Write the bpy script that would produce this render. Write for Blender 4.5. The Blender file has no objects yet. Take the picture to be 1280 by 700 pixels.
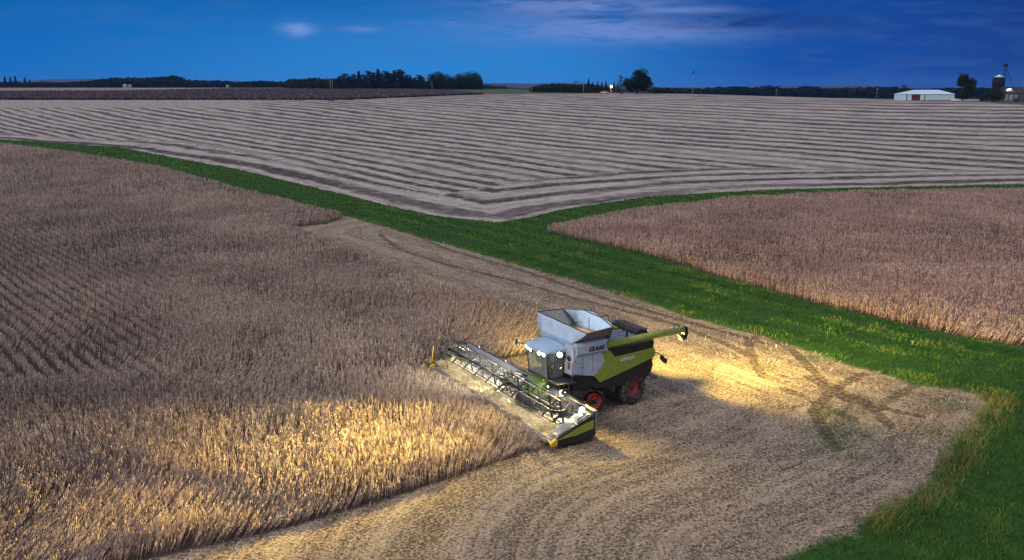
import bpy, bmesh, math, random
import numpy as np
from mathutils import Vector, Matrix
rng = np.random.default_rng(7)
random.seed(7)
R = math.radians
C = bpy.context.scene.collection
sc = bpy.context.scene

# ------------------------------------------------------------------ camera
H = 15.0            # drone height above the low ground, metres
F = 1100.0          # focal length in pixels of a 1280 wide frame
PITCH = math.atan((350 - 108) / F)
cam = bpy.data.cameras.new("camera"); camo = bpy.data.objects.new("camera", cam); C.objects.link(camo)
camo.location = (0, 0, H); camo.rotation_euler = (math.pi / 2 - PITCH, 0, 0)
cam.sensor_width = 36; cam.sensor_fit = 'HORIZONTAL'; cam.lens = F / 1280 * 36
cam.clip_start = 0.5; cam.clip_end = 30000
sc.camera = camo
sc.view_settings.view_transform = 'Standard'; sc.view_settings.look = 'None'
sc.view_settings.exposure = 0.0; sc.view_settings.gamma = 1.0
sc.render.engine = 'CYCLES'
cy = sc.cycles
cy.use_denoising = True
cy.denoising_prefilter = 'ACCURATE'; cy.denoising_input_passes = 'RGB_ALBEDO_NORMAL'
cy.max_bounces = 5; cy.diffuse_bounces = 3; cy.glossy_bounces = 3; cy.transmission_bounces = 4; cy.transparent_max_bounces = 8
cy.volume_bounces = 0; cy.sample_clamp_indirect = 4.0
cy.use_adaptive_sampling = False

# ------------------------------------------------------------------ node helpers
class NT:
    def __init__(s, nt): s.nt = nt; s.n = nt.nodes; s.l = nt.links
    def new(s, t, **k):
        n = s.n.new(t)
        for a, b in k.items(): setattr(n, a, b)
        return n
    def put(s, sock, v):
        if isinstance(v, bpy.types.NodeSocket): s.l.new(v, sock)
        elif isinstance(v, (tuple, list)) and sock.type == 'RGBA' and len(v) == 3: sock.default_value = (*v, 1)
        else: sock.default_value = v
    def m(s, op, a, b=None, c=None, clamp=False):
        n = s.new('ShaderNodeMath', operation=op); n.use_clamp = clamp
        s.put(n.inputs[0], a)
        if b is not None: s.put(n.inputs[1], b)
        if c is not None: s.put(n.inputs[2], c)
        return n.outputs[0]
    def ss(s, v, a, b, x=0.0, y=1.0):
        n = s.new('ShaderNodeMapRange', interpolation_type='SMOOTHSTEP')
        for i, q in enumerate((v, a, b, x, y)): s.put(n.inputs[i], q)
        return n.outputs[0]
    def mix(s, f, a, b, bt='MIX'):
        n = s.new('ShaderNodeMix', data_type='RGBA', blend_type=bt)
        s.put(n.inputs[0], f); s.put(n.inputs[6], a); s.put(n.inputs[7], b)
        return n.outputs[2]
    def noise(s, vec, scale, detail=3, rough=0.6, dist=0.0):
        n = s.new('ShaderNodeTexNoise')
        if vec is not None: s.l.new(vec, n.inputs['Vector'])
        n.inputs['Scale'].default_value = scale; n.inputs['Detail'].default_value = detail
        n.inputs['Roughness'].default_value = rough; n.inputs['Distortion'].default_value = dist
        return n.outputs[0]
    def attr(s, name):
        return s.new('ShaderNodeAttribute', attribute_name=name).outputs['Fac']
    def comb(s, x, y, z):
        n = s.new('ShaderNodeCombineXYZ')
        for i, q in enumerate((x, y, z)): s.put(n.inputs[i], q)
        return n.outputs[0]

# ------------------------------------------------------------------ sky
world = bpy.data.worlds.new("World"); sc.world = world; world.use_nodes = True
SUN_AZ, SUN_EL = R(232), R(30)      # soft dusk glow comes from behind the camera
def build_sky():
    t = NT(world.node_tree); world.node_tree.nodes.clear()
    out = t.new('ShaderNodeOutputWorld'); bg = t.new('ShaderNodeBackground')
    sky = t.new('ShaderNodeTexSky', sky_type='NISHITA')
    sky.sun_disc = False; sky.sun_elevation = R(4); sky.sun_rotation = SUN_AZ
    tc = t.new('ShaderNodeTexCoord'); sep = t.new('ShaderNodeSeparateXYZ'); t.l.new(tc.outputs['Generated'], sep.inputs[0])
    x, y, z = sep.outputs
    yy = t.m('MAXIMUM', y, 0.15)
    az = t.m('DIVIDE', x, yy); el = t.m('DIVIDE', z, yy)
    # blue dusk band: bright on the left and centre, deep on the right
    band = t.mix(t.ss(az, -0.6, -0.1), (0.005, 0.150, 0.520), (0.022, 0.228, 0.640))
    band = t.mix(t.ss(az, 0.0, 0.34), band, (0.003, 0.076, 0.390))
    band = t.mix(t.ss(az, 0.36, 0.62), band, (0.005, 0.048, 0.260))
    topc = t.mix(t.ss(az, -0.15, 0.2), (0.002, 0.118, 0.420), (0.002, 0.062, 0.32))
    topc = t.mix(t.ss(az, 0.36, 0.62), topc, (0.007, 0.038, 0.21))
    col = t.mix(t.ss(el, 0.015, 0.12), band, topc)
    # clouds
    cv = t.comb(t.m('MULTIPLY', az, 9.0), t.m('MULTIPLY', el, 60.0), 0.0)
    n1 = t.noise(cv, 1.6, 6, 0.6, 0.6); n2 = t.noise(t.comb(t.m('MULTIPLY', az, 30.0), t.m('MULTIPLY', el, 150.0), 3.0), 1.0, 5, 0.65, 0.4)
    def blob(a0, e0, sa, se):
        d = t.m('ADD', t.m('POWER', t.m('DIVIDE', t.m('SUBTRACT', az, a0), sa), 2.0), t.m('POWER', t.m('DIVIDE', t.m('SUBTRACT', el, e0), se), 2.0))
        return t.m('POWER', 2.718, t.m('MULTIPLY', d, -1.0))
    lil = (0.16, 0.27, 0.62)
    def cloud(col, b, k, c, lo=0.38, hi=0.72, nn=None):
        nz = t.m('ADD', t.m('MULTIPLY', n1, 0.45), t.m('MULTIPLY', n2, 0.55))
        f = t.m('MULTIPLY', t.m('MULTIPLY', b, k), t.ss(nz, lo, hi), clamp=True)
        return t.mix(f, col, c)
    col = cloud(col, blob(-0.236, 0.061, 0.017, 0.0070), 1.3, (0.17, 0.32, 0.70), 0.25, 0.6)
    col = cloud(col, blob(0.02, 0.055, 0.16, 0.016), 0.5, (0.09, 0.24, 0.62), 0.25, 0.6)
    col = cloud(col, blob(-0.42, 0.075, 0.2, 0.010), 0.5, (0.02, 0.15, 0.50), 0.3, 0.65)
    col = cloud(col, blob(-0.165, 0.061, 0.020, 0.003), 0.8, lil, 0.3, 0.6)
    col = cloud(col, blob(0.07, 0.086, 0.11, 0.012), 1.3, (0.15, 0.24, 0.55), 0.3, 0.62)
    col = cloud(col, blob(0.14, 0.062, 0.12, 0.012), 1.8, (0.15, 0.26, 0.62), 0.28, 0.6)
    col = cloud(col, blob(0.19, 0.081, 0.05, 0.003), 1.6, (0.15, 0.26, 0.60), 0.2, 0.6)
    col = cloud(col, blob(-0.08, 0.068, 0.03, 0.004), 0.8, lil)
    col = cloud(col, blob(0.27, 0.070, 0.12, 0.011), 1.2, (0.006, 0.045, 0.24), 0.3, 0.6)
    col = cloud(col, blob(0.05, 0.094, 0.05, 0.003), 1.2, (0.010, 0.06, 0.28), 0.3, 0.6)
    col = cloud(col, blob(0.10, 0.074, 0.035, 0.0022), 1.2, (0.012, 0.07, 0.30), 0.3, 0.6)
    col = cloud(col, blob(0.45, 0.05, 0.2, 0.05), 0.5, (0.020, 0.040, 0.20), 0.3, 0.7)
    wisps = t.m('MULTIPLY', t.ss(n1, 0.40, 0.72), 0.26)
    col = t.mix(wisps, col, (0.05, 0.15, 0.42))
    # overhead the dusk dome turns paler and greyer
    up = t.ss(z, 0.12, 0.42)
    dome = t.mix(0.5, t.mix(1.0, sky.outputs[0], (0.10, 0.10, 0.10), 'MULTIPLY'), (0.60, 0.62, 0.86))
    col = t.mix(up, col, t.mix(0.80, dome, (0.62, 0.64, 0.86)))
    back = t.ss(y, 0.05, -0.4)
    col = t.mix(t.m('MULTIPLY', back, t.m('SUBTRACT', 1.0, up)), col, (0.42, 0.36, 0.40))
    t.l.new(col, bg.inputs[0]); bg.inputs[1].default_value = 1.0
    t.l.new(bg.outputs[0], out.inputs[0])
build_sky()
sl = bpy.data.lights.new("dusk_glow", 'SUN'); slo = bpy.data.objects.new("dusk_glow", sl); C.objects.link(slo)
sl.energy = 1.75; sl.angle = R(11); sl.color = (1.0, 0.84, 0.72)
_d = Vector((math.sin(SUN_AZ) * math.cos(SUN_EL), math.cos(SUN_AZ) * math.cos(SUN_EL), math.sin(SUN_EL)))
slo.rotation_euler = (-_d).to_track_quat('-Z', 'Y').to_euler()

# ------------------------------------------------------------------ terrain
_cY = np.array([-400, 130, 150, 200, 300, 450, 600, 900, 1500, 9000.])
_cZ = np.array([0, 0, 0.15, 1.0, 4.0, 8.0, 10.3, 11.5, 12.5, 13.0])
_yy = np.arange(-400, 9001, 5.)
_zz = np.interp(_yy, _cY, _cZ); _k = np.hanning(25); _k /= _k.sum()
_zz = np.convolve(np.pad(_zz, 12, mode='edge'), _k, 'valid')
def sstep(v, a, b):
    q = np.clip((v - a) / (b - a), 0, 1); return q * q * (3 - 2 * q)
def hgt(x, y):
    x = np.asarray(x, float); y = np.asarray(y, float)
    z = np.interp(y, _yy, _zz)
    s = x / np.maximum(y, 60.0)
    z = z + 4.2 * sstep(y, 500, 1150) * sstep(-s, 0.18, 0.33)
    cap = np.interp(x, [-50, 60, 120, 160, 200, 240, 280, 350, 600], [13, 11.5, 10.3, 9.0, 8.0, 7.1, 6.5, 6.0, 5.5])
    cap = np.where(y > 200, cap, 1e3)
    k = 0.35; z = np.where(y > 200, -k * np.logaddexp(-z / k, -np.minimum(cap, 50) / k), z)
    y0 = np.interp(x, [0, 120, 220], [640, 610, 530])
    z = z - 7.0 * sstep(y, y0, y0 + 260) * sstep(x, -10, 100)
    return z
def at(u, v, z=0.0):
    """where the sight line of a photo point meets the terrain, z above it"""
    a = (u - 640) / F; b = (v - 350) / F
    fw = math.cos(PITCH) - b * math.sin(PITCH); dn = math.sin(PITCH) + b * math.cos(PITCH)
    ts = np.geomspace(8, 6000, 5000)
    g = H - dn * ts - hgt(a * ts, fw * ts) - z
    i = int(np.argmax(g < 0))
    if g[i] >= 0: i = len(ts) - 1; t = ts[-1]
    else: t = ts[i - 1] + (ts[i] - ts[i - 1]) * g[i - 1] / (g[i - 1] - g[i])
    return (a * t, fw * t)
def poly(px, extra=(), pre=()):
    return np.array(list(pre) + [at(*p) for p in px] + list(extra))
def seg_d(P, A, B):
    AB = B - A; t = np.clip(((P - A) @ AB) / max(AB @ AB, 1e-9), 0, 1)
    return np.hypot(*(P - (A + t[:, None] * AB)).T), t
def pl_d(P, L):
    d = np.full(len(P), 1e9); s = np.zeros(len(P)); acc = 0
    for A, B in zip(L[:-1], L[1:]):
        q, t = seg_d(P, A, B); ln = np.hypot(*(B - A))
        m = q < d; d[m] = q[m]; s[m] = acc + t[m] * ln; acc += ln
    return d, s
def inside(P, L):
    c = np.zeros(len(P), bool); x, y = P.T
    for (x0, y0), (x1, y1) in zip(L, np.roll(L, -1, 0)):
        m = ((y0 > y) != (y1 > y))
        with np.errstate(divide='ignore', invalid='ignore'):
            xi = (x1 - x0) * (y - y0) / (y1 - y0) + x0
        c ^= m & (x < xi)
    return c
def sd(P, L):
    d, _ = pl_d(P, np.vstack([L, L[:1]])); return np.where(inside(P, L), d, -d)

# the combine's own frame: X forward, Y to its left, origin at the middle of the cutter bar
M0 = np.array([-1.078, 39.887]); FW = np.array([-0.8644, -0.5028]); LW = np.array([0.5028, -0.8644])
def loc2w(x, y): return tuple(M0 + FW * x + LW * y)

up_edge = [(-60, 171), (0, 174), (150, 184), (300, 212), (430, 243), (490, 258), (540, 269), (620, 278)]
up_edge2 = [(660, 272), (700, 262), (800, 247), (900, 240), (1000, 236), (1280, 230), (1400, 229)]
E1 = poly(up_edge); E2 = poly(up_edge2)
POLY_G = poly(up_edge + up_edge2, extra=[(400, 140), (400, -60), (-20, -60), (-300, -60), (-400, 180)])
POLY_B = poly([(680, 288), (720, 298), (800, 316), (900, 346), (1000, 374), (1100, 398), (1200, 421), (1280, 434), (1420, 466)],
              extra=[(200, 60), (300, 132)]) 
POLY_B = np.vstack([POLY_B, poly([(1400, 237.5), (1280, 239.5), (1100, 242), (1000, 246), (900, 252.5), (800, 265), (720, 279)])])
cropA_px = [(-60, 179), (0, 181), (100, 193.5), (200, 211), (300, 238.5), (370, 257), (430, 272), (408, 280), (352, 286), (392, 296), (460, 323), (530, 352), (600, 375), (670, 397)]
POLY_A = np.vstack([poly(cropA_px), [loc2w(-11.2, -6.3), loc2w(0.55, -6.3), loc2w(0.55, 4.2), loc2w(0.9, 5.7)],
                    poly([(678, 558), (640, 573), (560, 600), (450, 635), (330, 668), (190, 699), (100, 722)]), [(-30, 19), (-120, 15), (-400, 60), (-400, 240)]])
POLY_H = poly([(352, 284), (380, 276), (430, 269), (500, 289), (560, 306), (640, 329), (760, 363), (860, 396), (950, 419), (1050, 452), (1150, 481), (1215, 491), (1240, 503),
               (1222, 522), (1200, 549), (1160, 602), (1100, 642), (1020, 682), (960, 708)], extra=[(6, 18), (-5, -20), (-60, -20), (-120, 10), (-30, 22), (-12, 40)])
F1 = poly([(-120, 125), (430, 125), (500, 122), (560, 119.6), (604, 118), (560, 113), (490, 111.5), (300, 111.3), (150, 114), (0, 114.6), (-120, 114.8)])
GREENF = poly([(492, 111.5), (604, 118), (700, 117), (765, 117.5), (765, 114), (690, 111.5), (560, 110.3)])
YARD = poly([(1188, 126.5), (1280, 131.5), (1400, 137), (1400, 121), (1188, 122.5)])
tracks_px = [
    [(951, 418), (936, 430), (947, 457)], [(961, 418), (994, 440), (1025, 471), (1048, 487), (1085, 504), (1115, 534)],
    [(981, 487), (1025, 504), (1065, 524)], [(1082, 467), (1041, 487), (1018, 514), (1045, 561)], [(1146, 481), (1099, 508), (1080, 500)],
    [(850, 407), (920, 435), (941, 447), (955, 470)], [(475, 293), (500, 312), (560, 331), (640, 350), (720, 373), (800, 393), (850, 407)],
    [(512, 291), (560, 312), (650, 337), (760, 374), (860, 402), (961, 430)], [(1010, 470), (1060, 500), (1150, 520)]]
TR = [poly(l) for l in tracks_px]

def link(o, parent=None):
    C.objects.link(o)
    if parent is not None: o.parent = parent
    return o
def tag(o, label=None, cat=None, group=None, kind=None):
    if label: o['label'] = label
    if cat: o['category'] = cat
    if group: o['group'] = group
    if kind: o['kind'] = kind
    return o
def np_mesh(name, V, Fc, m, attrs=None, smooth=False, parent=None):
    """V (n,3), Fc (k,4) or (k,3)"""
    me = bpy.data.meshes.new(name); V = np.ascontiguousarray(V, np.float32); Fc = np.ascontiguousarray(Fc, np.int32)
    me.vertices.add(len(V)); me.vertices.foreach_set('co', V.ravel())
    n = Fc.shape[1]
    me.loops.add(Fc.size); me.loops.foreach_set('vertex_index', Fc.ravel())
    me.polygons.add(len(Fc)); me.polygons.foreach_set('loop_start', np.arange(0, Fc.size, n, dtype=np.int32))
    me.polygons.foreach_set('loop_total', np.full(len(Fc), n, np.int32))
    me.polygons.foreach_set('use_smooth', np.full(len(Fc), smooth, bool))
    me.update(calc_edges=True)
    for k, a in (attrs or {}).items():
        q = me.attributes.new(k, 'FLOAT', 'POINT'); q.data.foreach_set('value', np.ascontiguousarray(a, np.float32))
    me.materials.append(m)
    return link(bpy.data.objects.new(name, me), parent)

# ------------------------------------------------------------------ materials
def new_mat(name):
    m = bpy.data.materials.new(name); m.use_nodes = True
    t = NT(m.node_tree); b = m.node_tree.nodes['Principled BSDF']
    return m, t, b
def simple(name, c, rough=0.6, metal=0.0, var=0.25, scale=6.0, dust=0.0, coat=0.0, spec=0.5, bump=0.0):
    m, t, b = new_mat(name)
    tc = t.new('ShaderNodeTexCoord').outputs['Object']
    n = t.noise(tc, scale, 5, 0.65)
    col = t.mix(t.ss(n, 0.25, 0.75), tuple(q * (1 - var) for q in c), tuple(min(1, q * (1 + var)) for q in c))
    if dust:
        n2 = t.noise(tc, scale * 0.4, 6, 0.7)
        col = t.mix(t.m('MULTIPLY', t.ss(n2, 0.4, 0.75), dust), col, (0.34, 0.28, 0.20))
    t.l.new(col, b.inputs['Base Color'])
    t.l.new(t.ss(n, 0.2, 0.8, max(0.05, rough - 0.12), min(1, rough + 0.12)), b.inputs['Roughness'])
    b.inputs['Metallic'].default_value = metal; b.inputs['Specular IOR Level'].default_value = spec
    b.inputs['Coat Weight'].default_value = coat
    if bump:
        bp = t.new('ShaderNodeBump'); bp.inputs['Strength'].default_value = bump; bp.inputs['Distance'].default_value = 0.05
        t.l.new(t.noise(tc, scale * 3, 4), bp.inputs['Height']); t.l.new(bp.outputs[0], b.inputs['Normal'])
    return m
def emit(name, c, s):
    m, t, b = new_mat(name)
    b.inputs['Base Color'].default_value = (0.8, 0.8, 0.8, 1)
    b.inputs['Emission Color'].default_value = (*c, 1); b.inputs['Emission Strength'].default_value = s
    m.cycles.emission_sampling = 'NONE'
    return m

def ground_mat():
    m, t, b = new_mat('ground_soil')
    pos = t.new('ShaderNodeNewGeometry').outputs['Position']
    wob = t.m('MULTIPLY', t.m('SUBTRACT', t.noise(pos, 0.45, 5, 0.7), 0.5), 2.2)
    fine = t.noise(pos, 9.0, 4, 0.75); mid = t.noise(pos, 1.3, 5, 0.65); big = t.noise(pos, 0.05, 4, 0.6)
    # streaky residue along a swath coordinate
    def stripe(a, w0=0.26, w1=0.52, jit=0.10):
        q = t.m('ADD', a, t.m('MULTIPLY', t.m('SUBTRACT', t.noise(pos, 0.045, 5, 0.7), 0.5), jit * 9))
        q = t.m('ADD', q, t.m('MULTIPLY', t.m('SUBTRACT', t.noise(pos, 0.012, 2, 0.5), 0.5), jit * 14))
        fr = t.m('ABSOLUTE', t.m('SUBTRACT', t.m('FRACT', q), 0.5))
        fr = t.m('ADD', fr, t.m('MULTIPLY', t.m('SUBTRACT', t.noise(pos, 0.03, 4, 0.7), 0.5), 0.35))
        return t.ss(fr, w0 * 0.5, w1 * 0.5 + 0.06)          # 0 in the dark line, 1 in the chaff band
    st = t.attr('stripe')
    s1 = stripe(st)
    n_al = t.noise(pos, 0.9, 5, 0.8)
    strk = t.noise(t.comb(t.m('MULTIPLY', st, 5.0), t.m('MULTIPLY', t.attr('along'), 0.11), 0.0), 1.0, 5, 0.7)
    strk2 = t.noise(t.comb(t.m('MULTIPLY', st, 1.0), t.m('MULTIPLY', t.attr('along'), 0.012), 5.0), 1.0, 3, 0.6)
    s1b = t.m('SUBTRACT', 1.0, t.m('MULTIPLY', t.m('SUBTRACT', 1.0, s1), t.ss(strk2, 0.30, 0.55, 0.45, 1.0)))
    s1b = t.mix(t.attr('plain'), s1b, (0.8, 0.8, 0.8))
    s1b = t.m('MULTIPLY', s1b, t.ss(strk, 0.30, 0.60, 0.40, 1.0))
    s1b = t.m('MULTIPLY', s1b, t.ss(n_al, 0.25, 0.55, 0.72, 1.0))
    stub = t.mix(s1b, (0.048, 0.041, 0.038), (0.440, 0.395, 0.335))
    crs = t.noise(pos, 0.55, 6, 0.8)
    stub = t.mix(t.m('MULTIPLY', t.ss(crs, 0.48, 0.66), 0.5), stub, (0.44, 0.40, 0.34))
    stub = t.mix(t.m('MULTIPLY', t.ss(crs, 0.50, 0.36), 0.5), stub, (0.07, 0.055, 0.05))
    # harvested ground in front: straw litter over dark soil
    s2 = stripe(t.attr('swath'), 0.2, 0.9, 0.10)
    sk = t.noise(t.comb(t.m('MULTIPLY', t.attr('swath'), 9.0), t.m('MULTIPLY', t.attr('swath_s'), 0.35), 0.0), 1.0, 6, 0.75)
    fin2 = t.noise(pos, 8.0, 5, 0.85)
    hv = t.m('ADD', t.m('MULTIPLY', fin2, 0.86), t.m('MULTIPLY', mid, 0.14))
    hv = t.ss(t.m('ADD', hv, t.m('MULTIPLY', t.m('SUBTRACT', s2, 0.5), 0.028)), t.m('SUBTRACT', 0.57, t.m('MULTIPLY', sk, 0.24)), t.m('SUBTRACT', 0.66, t.m('MULTIPLY', sk, 0.24)))
    harv = t.mix(hv, (0.080, 0.062, 0.044), (0.410, 0.340, 0.235))
    tn = t.m('ADD', t.attr('track'), t.m('MULTIPLY', t.m('SUBTRACT', mid, 0.5), 0.5))
    along = t.m('FRACT', t.m('ADD', t.m('MULTIPLY', t.attr('track_s'), 2.2), t.m('MULTIPLY', t.attr('track'), 1.4)))
    lug = t.ss(t.m('ABSOLUTE', t.m('SUBTRACT', along, 0.5)), 0.12, 0.28, 1.0, 0.60)
    tf = t.m('MULTIPLY', t.ss(tn, 0.37, 0.17), lug)
    tf = t.m('MULTIPLY', tf, t.ss(t.noise(pos, 0.7, 6, 0.85), 0.36, 0.54, 0.40, 0.95))
    harv = t.mix(tf, harv, (0.075, 0.057, 0.042))
    weed = t.m('MULTIPLY', t.attr('weed'), t.ss(mid, 0.45, 0.70, 0.0, 0.4))
    harv = t.mix(weed, harv, (0.050, 0.060, 0.022))
    gr = t.mix(t.ss(mid, 0.3, 0.7), (0.020, 0.060, 0.010), (0.045, 0.110, 0.018))
    gr = t.mix(t.ss(big, 0.35, 0.65), gr, (0.030, 0.085, 0.016))
    soil = t.mix(t.ss(fine, 0.3, 0.7), (0.028, 0.022, 0.018), (0.085, 0.064, 0.050))
    f1 = t.mix(t.ss(mid, 0.3, 0.7), (0.090, 0.070, 0.072), (0.150, 0.115, 0.115))
    f2 = t.mix(t.ss(mid, 0.3, 0.7), (0.210, 0.150, 0.140), (0.280, 0.205, 0.185))
    gf = t.mix(t.ss(mid, 0.3, 0.7), (0.055, 0.080, 0.050), (0.080, 0.105, 0.060))
    col = stub
    def lay(col, name, c, e=0.18, off=0.0, w=None):
        d = t.m('ADD', t.attr(name), wob if w is None else t.m('MULTIPLY', wob, w))
        return t.mix(t.ss(d, off - e, off + e), col, c)
    col = lay(col, 'far_pink', f2, 4, 0, 2); col = lay(col, 'far_green', gf, 3, 0, 2); col = lay(col, 'far_dark', f1, 3, 0, 2)
    col = lay(col, 'yard', gf, 1, 0, 0.6)
    col = lay(col, 'far_wood', (0.010, 0.018, 0.022), 20, 0, 8)
    col = lay(col, 'grass', gr); col = lay(col, 'harvest', harv, 0.35); col = lay(col, 'crop_b', soil); col = lay(col, 'crop_a', soil, 0.2, 0.0, 0.2)
    t.l.new(col, b.inputs['Base Color']); b.inputs['Roughness'].default_value = 0.95; b.inputs['Specular IOR Level'].default_value = 0.1
    bp = t.new('ShaderNodeBump'); bp.inputs['Strength'].default_value = 0.9; bp.inputs['Distance'].default_value = 0.10
    hh = t.m('ADD', t.m('ADD', t.m('MULTIPLY', fine, 0.6), t.m('MULTIPLY', mid, 0.8)), t.m('MULTIPLY', tf, -0.9))
    t.l.new(hh, bp.inputs['Height']); t.l.new(bp.outputs[0], b.inputs['Normal'])
    return m

def plant_mat(name, cols, rough=0.8, patch=0.15, patch_c=None, trans=0.22):
    """per-plant tint attribute 0..1 picks a colour; larger patches shift it"""
    m, t, b = new_mat(name)
    pos = t.new('ShaderNodeNewGeometry').outputs['Position']
    r = t.new('ShaderNodeValToRGB'); t.l.new(t.attr('tint'), r.inputs[0])
    el = r.color_ramp.elements
    while len(el) < len(cols): el.new(0.5)
    for i, c in enumerate(cols): el[i].position = i / (len(cols) - 1); el[i].color = (*c, 1)
    col = r.outputs[0]
    if patch_c:
        col = t.mix(t.m('MULTIPLY', t.ss(t.noise(pos, patch, 4, 0.6), 0.45, 0.68), 0.75), col, patch_c)
    t.l.new(col, b.inputs['Base Color']); b.inputs['Roughness'].default_value = rough
    b.inputs['Specular IOR Level'].default_value = 0.15
    tl = t.new('ShaderNodeBsdfTranslucent'); t.l.new(col, tl.inputs[0]); ms = t.new('ShaderNodeMixShader'); ms.inputs[0].default_value = trans
    t.l.new(b.outputs[0], ms.inputs[1]); t.l.new(tl.outputs[0], ms.inputs[2])
    t.l.new(ms.outputs[0], m.node_tree.nodes['Material Output'].inputs[0])
    return m

# ------------------------------------------------------------------ ground sheet
def build_ground():
    ys = [-300, -120, -50, -10, 10, 18]
    y = 24.0
    while y < 1900:
        ys.append(y); y += max(0.10, min(y * y / 16500 * 1.3, 30))
    ys += [2000, 2300, 2700, 3300, 4200, 5600, 8000]
    ys = np.array(ys)
    sc_ = np.concatenate([[-6, -4, -2.6, -1.7, -1.1, -0.8], np.linspace(-0.64, 0.64, 860), [0.8, 1.1, 1.7, 2.6, 4, 6]])
    S, Y = np.meshgrid(sc_, ys); X = S * np.maximum(Y, 26)
    x, y = X.ravel(), Y.ravel(); P = np.stack([x, y], 1)
    Z = hgt(x, y)
    V = np.stack([x, y, Z], 1)
    nx = len(sc_); ny = len(ys); I = np.arange(nx * ny).reshape(ny, nx)
    Fc = np.stack([I[:-1, :-1], I[:-1, 1:], I[1:, 1:], I[1:, :-1]], -1).reshape(-1, 4)
    A = {}
    near = (y < 420) & (y > -350)
    def msd(L, mask):
        d = np.full(len(P), -50.0); d[mask] = sd(P[mask], L); return d
    A['grass'] = msd(POLY_G, near); A['crop_a'] = msd(POLY_A, near); A['crop_b'] = msd(POLY_B, near); A['harvest'] = msd(POLY_H, near)
    far = y > 300
    A['far_dark'] = msd(F1, far); A['far_green'] = msd(GREENF, far); A['yard'] = msd(YARD, far)
    s = x / np.maximum(y, 60)
    A['far_wood'] = np.clip(y - np.where(s < -0.1, 1400, np.where(s < 0.02, 1150, 760)), -60, 60)
    A['far_pink'] = np.where(y > 520, np.where(s < -0.02, 30, -30), -50.0)
    dE1, _ = pl_d(P, E1); dE2, _ = pl_d(P, E2)
    dh = np.minimum(dE1, dE2)
    xr = np.maximum(x - 20, 0)
    phi = (0.785 * x + 0.62 * y - 0.0017 * xr ** 2 + 5 * np.sin(x / 60.0) * 0.6 + 2.0 * np.sin(y / 37.0))
    phi = np.log(np.maximum(6.0 + 0.05 * (phi - 90), 2.0)) / 0.05
    head = dh / 8.0
    use = (dE2 < 25 + 6 * np.sin(x / 19.0)) | (dE1 < 13 + 4 * np.sin(x / 15.0))
    plain = (y > 380) & (s < -0.3)
    st = np.where(use, head, phi)
    A['stripe'] = st; A['plain'] = sstep(y, 372, 384) * sstep(-s, 0.27, 0.30)
    A['along'] = np.where(use, x, 0.62 * x - 0.785 * y)
    LH = poly([(500, 289), (640, 329), (760, 363), (860, 396), (950, 419), (1050, 452), (1150, 481), (1230, 497), (1200, 549), (1160, 602), (1100, 642), (1020, 682), (960, 708)])
    dl = np.full(len(P), 0.0); nn = (y < 150); dl[nn] = pl_d(P[nn], LH)[0]
    A['swath'] = dl / 3.1
    sl_ = np.zeros(len(P)); sl_[nn] = pl_d(P[nn], LH)[1]; A['swath_s'] = sl_
    tr = np.full(len(P), 9.0); ts = np.zeros(len(P)); mm = (y < 130) & (y > 24)
    bd = np.full(mm.sum(), 9.0); bs = np.zeros(mm.sum())
    for L in TR:
        for off in (0.0,):
            d, q = pl_d(P[mm], L); w = d < bd; bd[w] = d[w]; bs[w] = q[w]
    tr[mm] = bd; ts[mm] = bs
    A['track'] = tr; A['track_s'] = ts
    wd = np.zeros(len(P))
    for (u, v, r) in [(1058, 541, 1.6), (1052, 560, 1.2), (1176, 541, 1.3), (1018, 447, 1.2), (1035, 520, 1.0), (1185, 510, 1.2)]:
        c = np.array(at(u, v)); wd = np.maximum(wd, np.exp(-((P - c) ** 2).sum(1) / r ** 2))
    A['weed'] = wd
    tag(np_mesh('ground', V, Fc, ground_mat(), A, True), kind='structure')
build_ground()

# ------------------------------------------------------------------ the dusk air
def build_haze():
    mb = bpy.data.meshes.new('haze'); a, b, c, d, e, f_ = -7200, 7200, -200, 7600, -30, 70
    vs = [(a, c, e), (b, c, e), (b, d, e), (a, d, e), (a, c, f_), (b, c, f_), (b, d, f_), (a, d, f_)]
    mb.from_pydata(vs, [], [(0, 3, 2, 1), (4, 5, 6, 7), (0, 1, 5, 4), (1, 2, 6, 5), (2, 3, 7, 6), (3, 0, 4, 7)])
    m = bpy.data.materials.new('haze_air'); m.use_nodes = True; nt = m.node_tree; nt.nodes.clear()
    o = nt.nodes.new('ShaderNodeOutputMaterial'); v = nt.nodes.new('ShaderNodeVolumePrincipled')
    v.inputs['Color'].default_value = (0.20, 0.48, 1.0, 1); v.inputs['Density'].default_value = 0.00004
    nt.links.new(v.outputs[0], o.inputs['Volume']); mb.materials.append(m)
    tag(link(bpy.data.objects.new('haze', mb)), kind='stuff')
build_haze()

# ------------------------------------------------------------------ plants as real leaf and stem faces
def sample_region(L, y0, y1, dens, xlim=0.66):
    """random points of given density inside polygon L within the depth range"""
    w = xlim * y1 + 2
    n = int(dens * 2 * w * (y1 - y0))
    P = np.stack([rng.uniform(-w, w, n), rng.uniform(y0, y1, n)], 1)
    P = P[np.abs(P[:, 0]) < xlim * P[:, 1] + 2]
    d = sd(P, L); return P[d > 0], d[d > 0]
def vnoise(P, s, seed=0):
    """cheap smooth value noise"""
    r = np.random.default_rng(seed); T = r.random((64, 64)); q = P / s + 1000
    i = np.floor(q).astype(int); f = q - i; f = f * f * (3 - 2 * f); i %= 64; j = (i + 1) % 64
    a = T[i[:, 0], i[:, 1]]; b = T[j[:, 0], i[:, 1]]; c = T[i[:, 0], j[:, 1]]; d = T[j[:, 0], j[:, 1]]
    return (a * (1 - f[:, 0]) + b * f[:, 0]) * (1 - f[:, 1]) + (c * (1 - f[:, 0]) + d * f[:, 0]) * f[:, 1]
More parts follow.
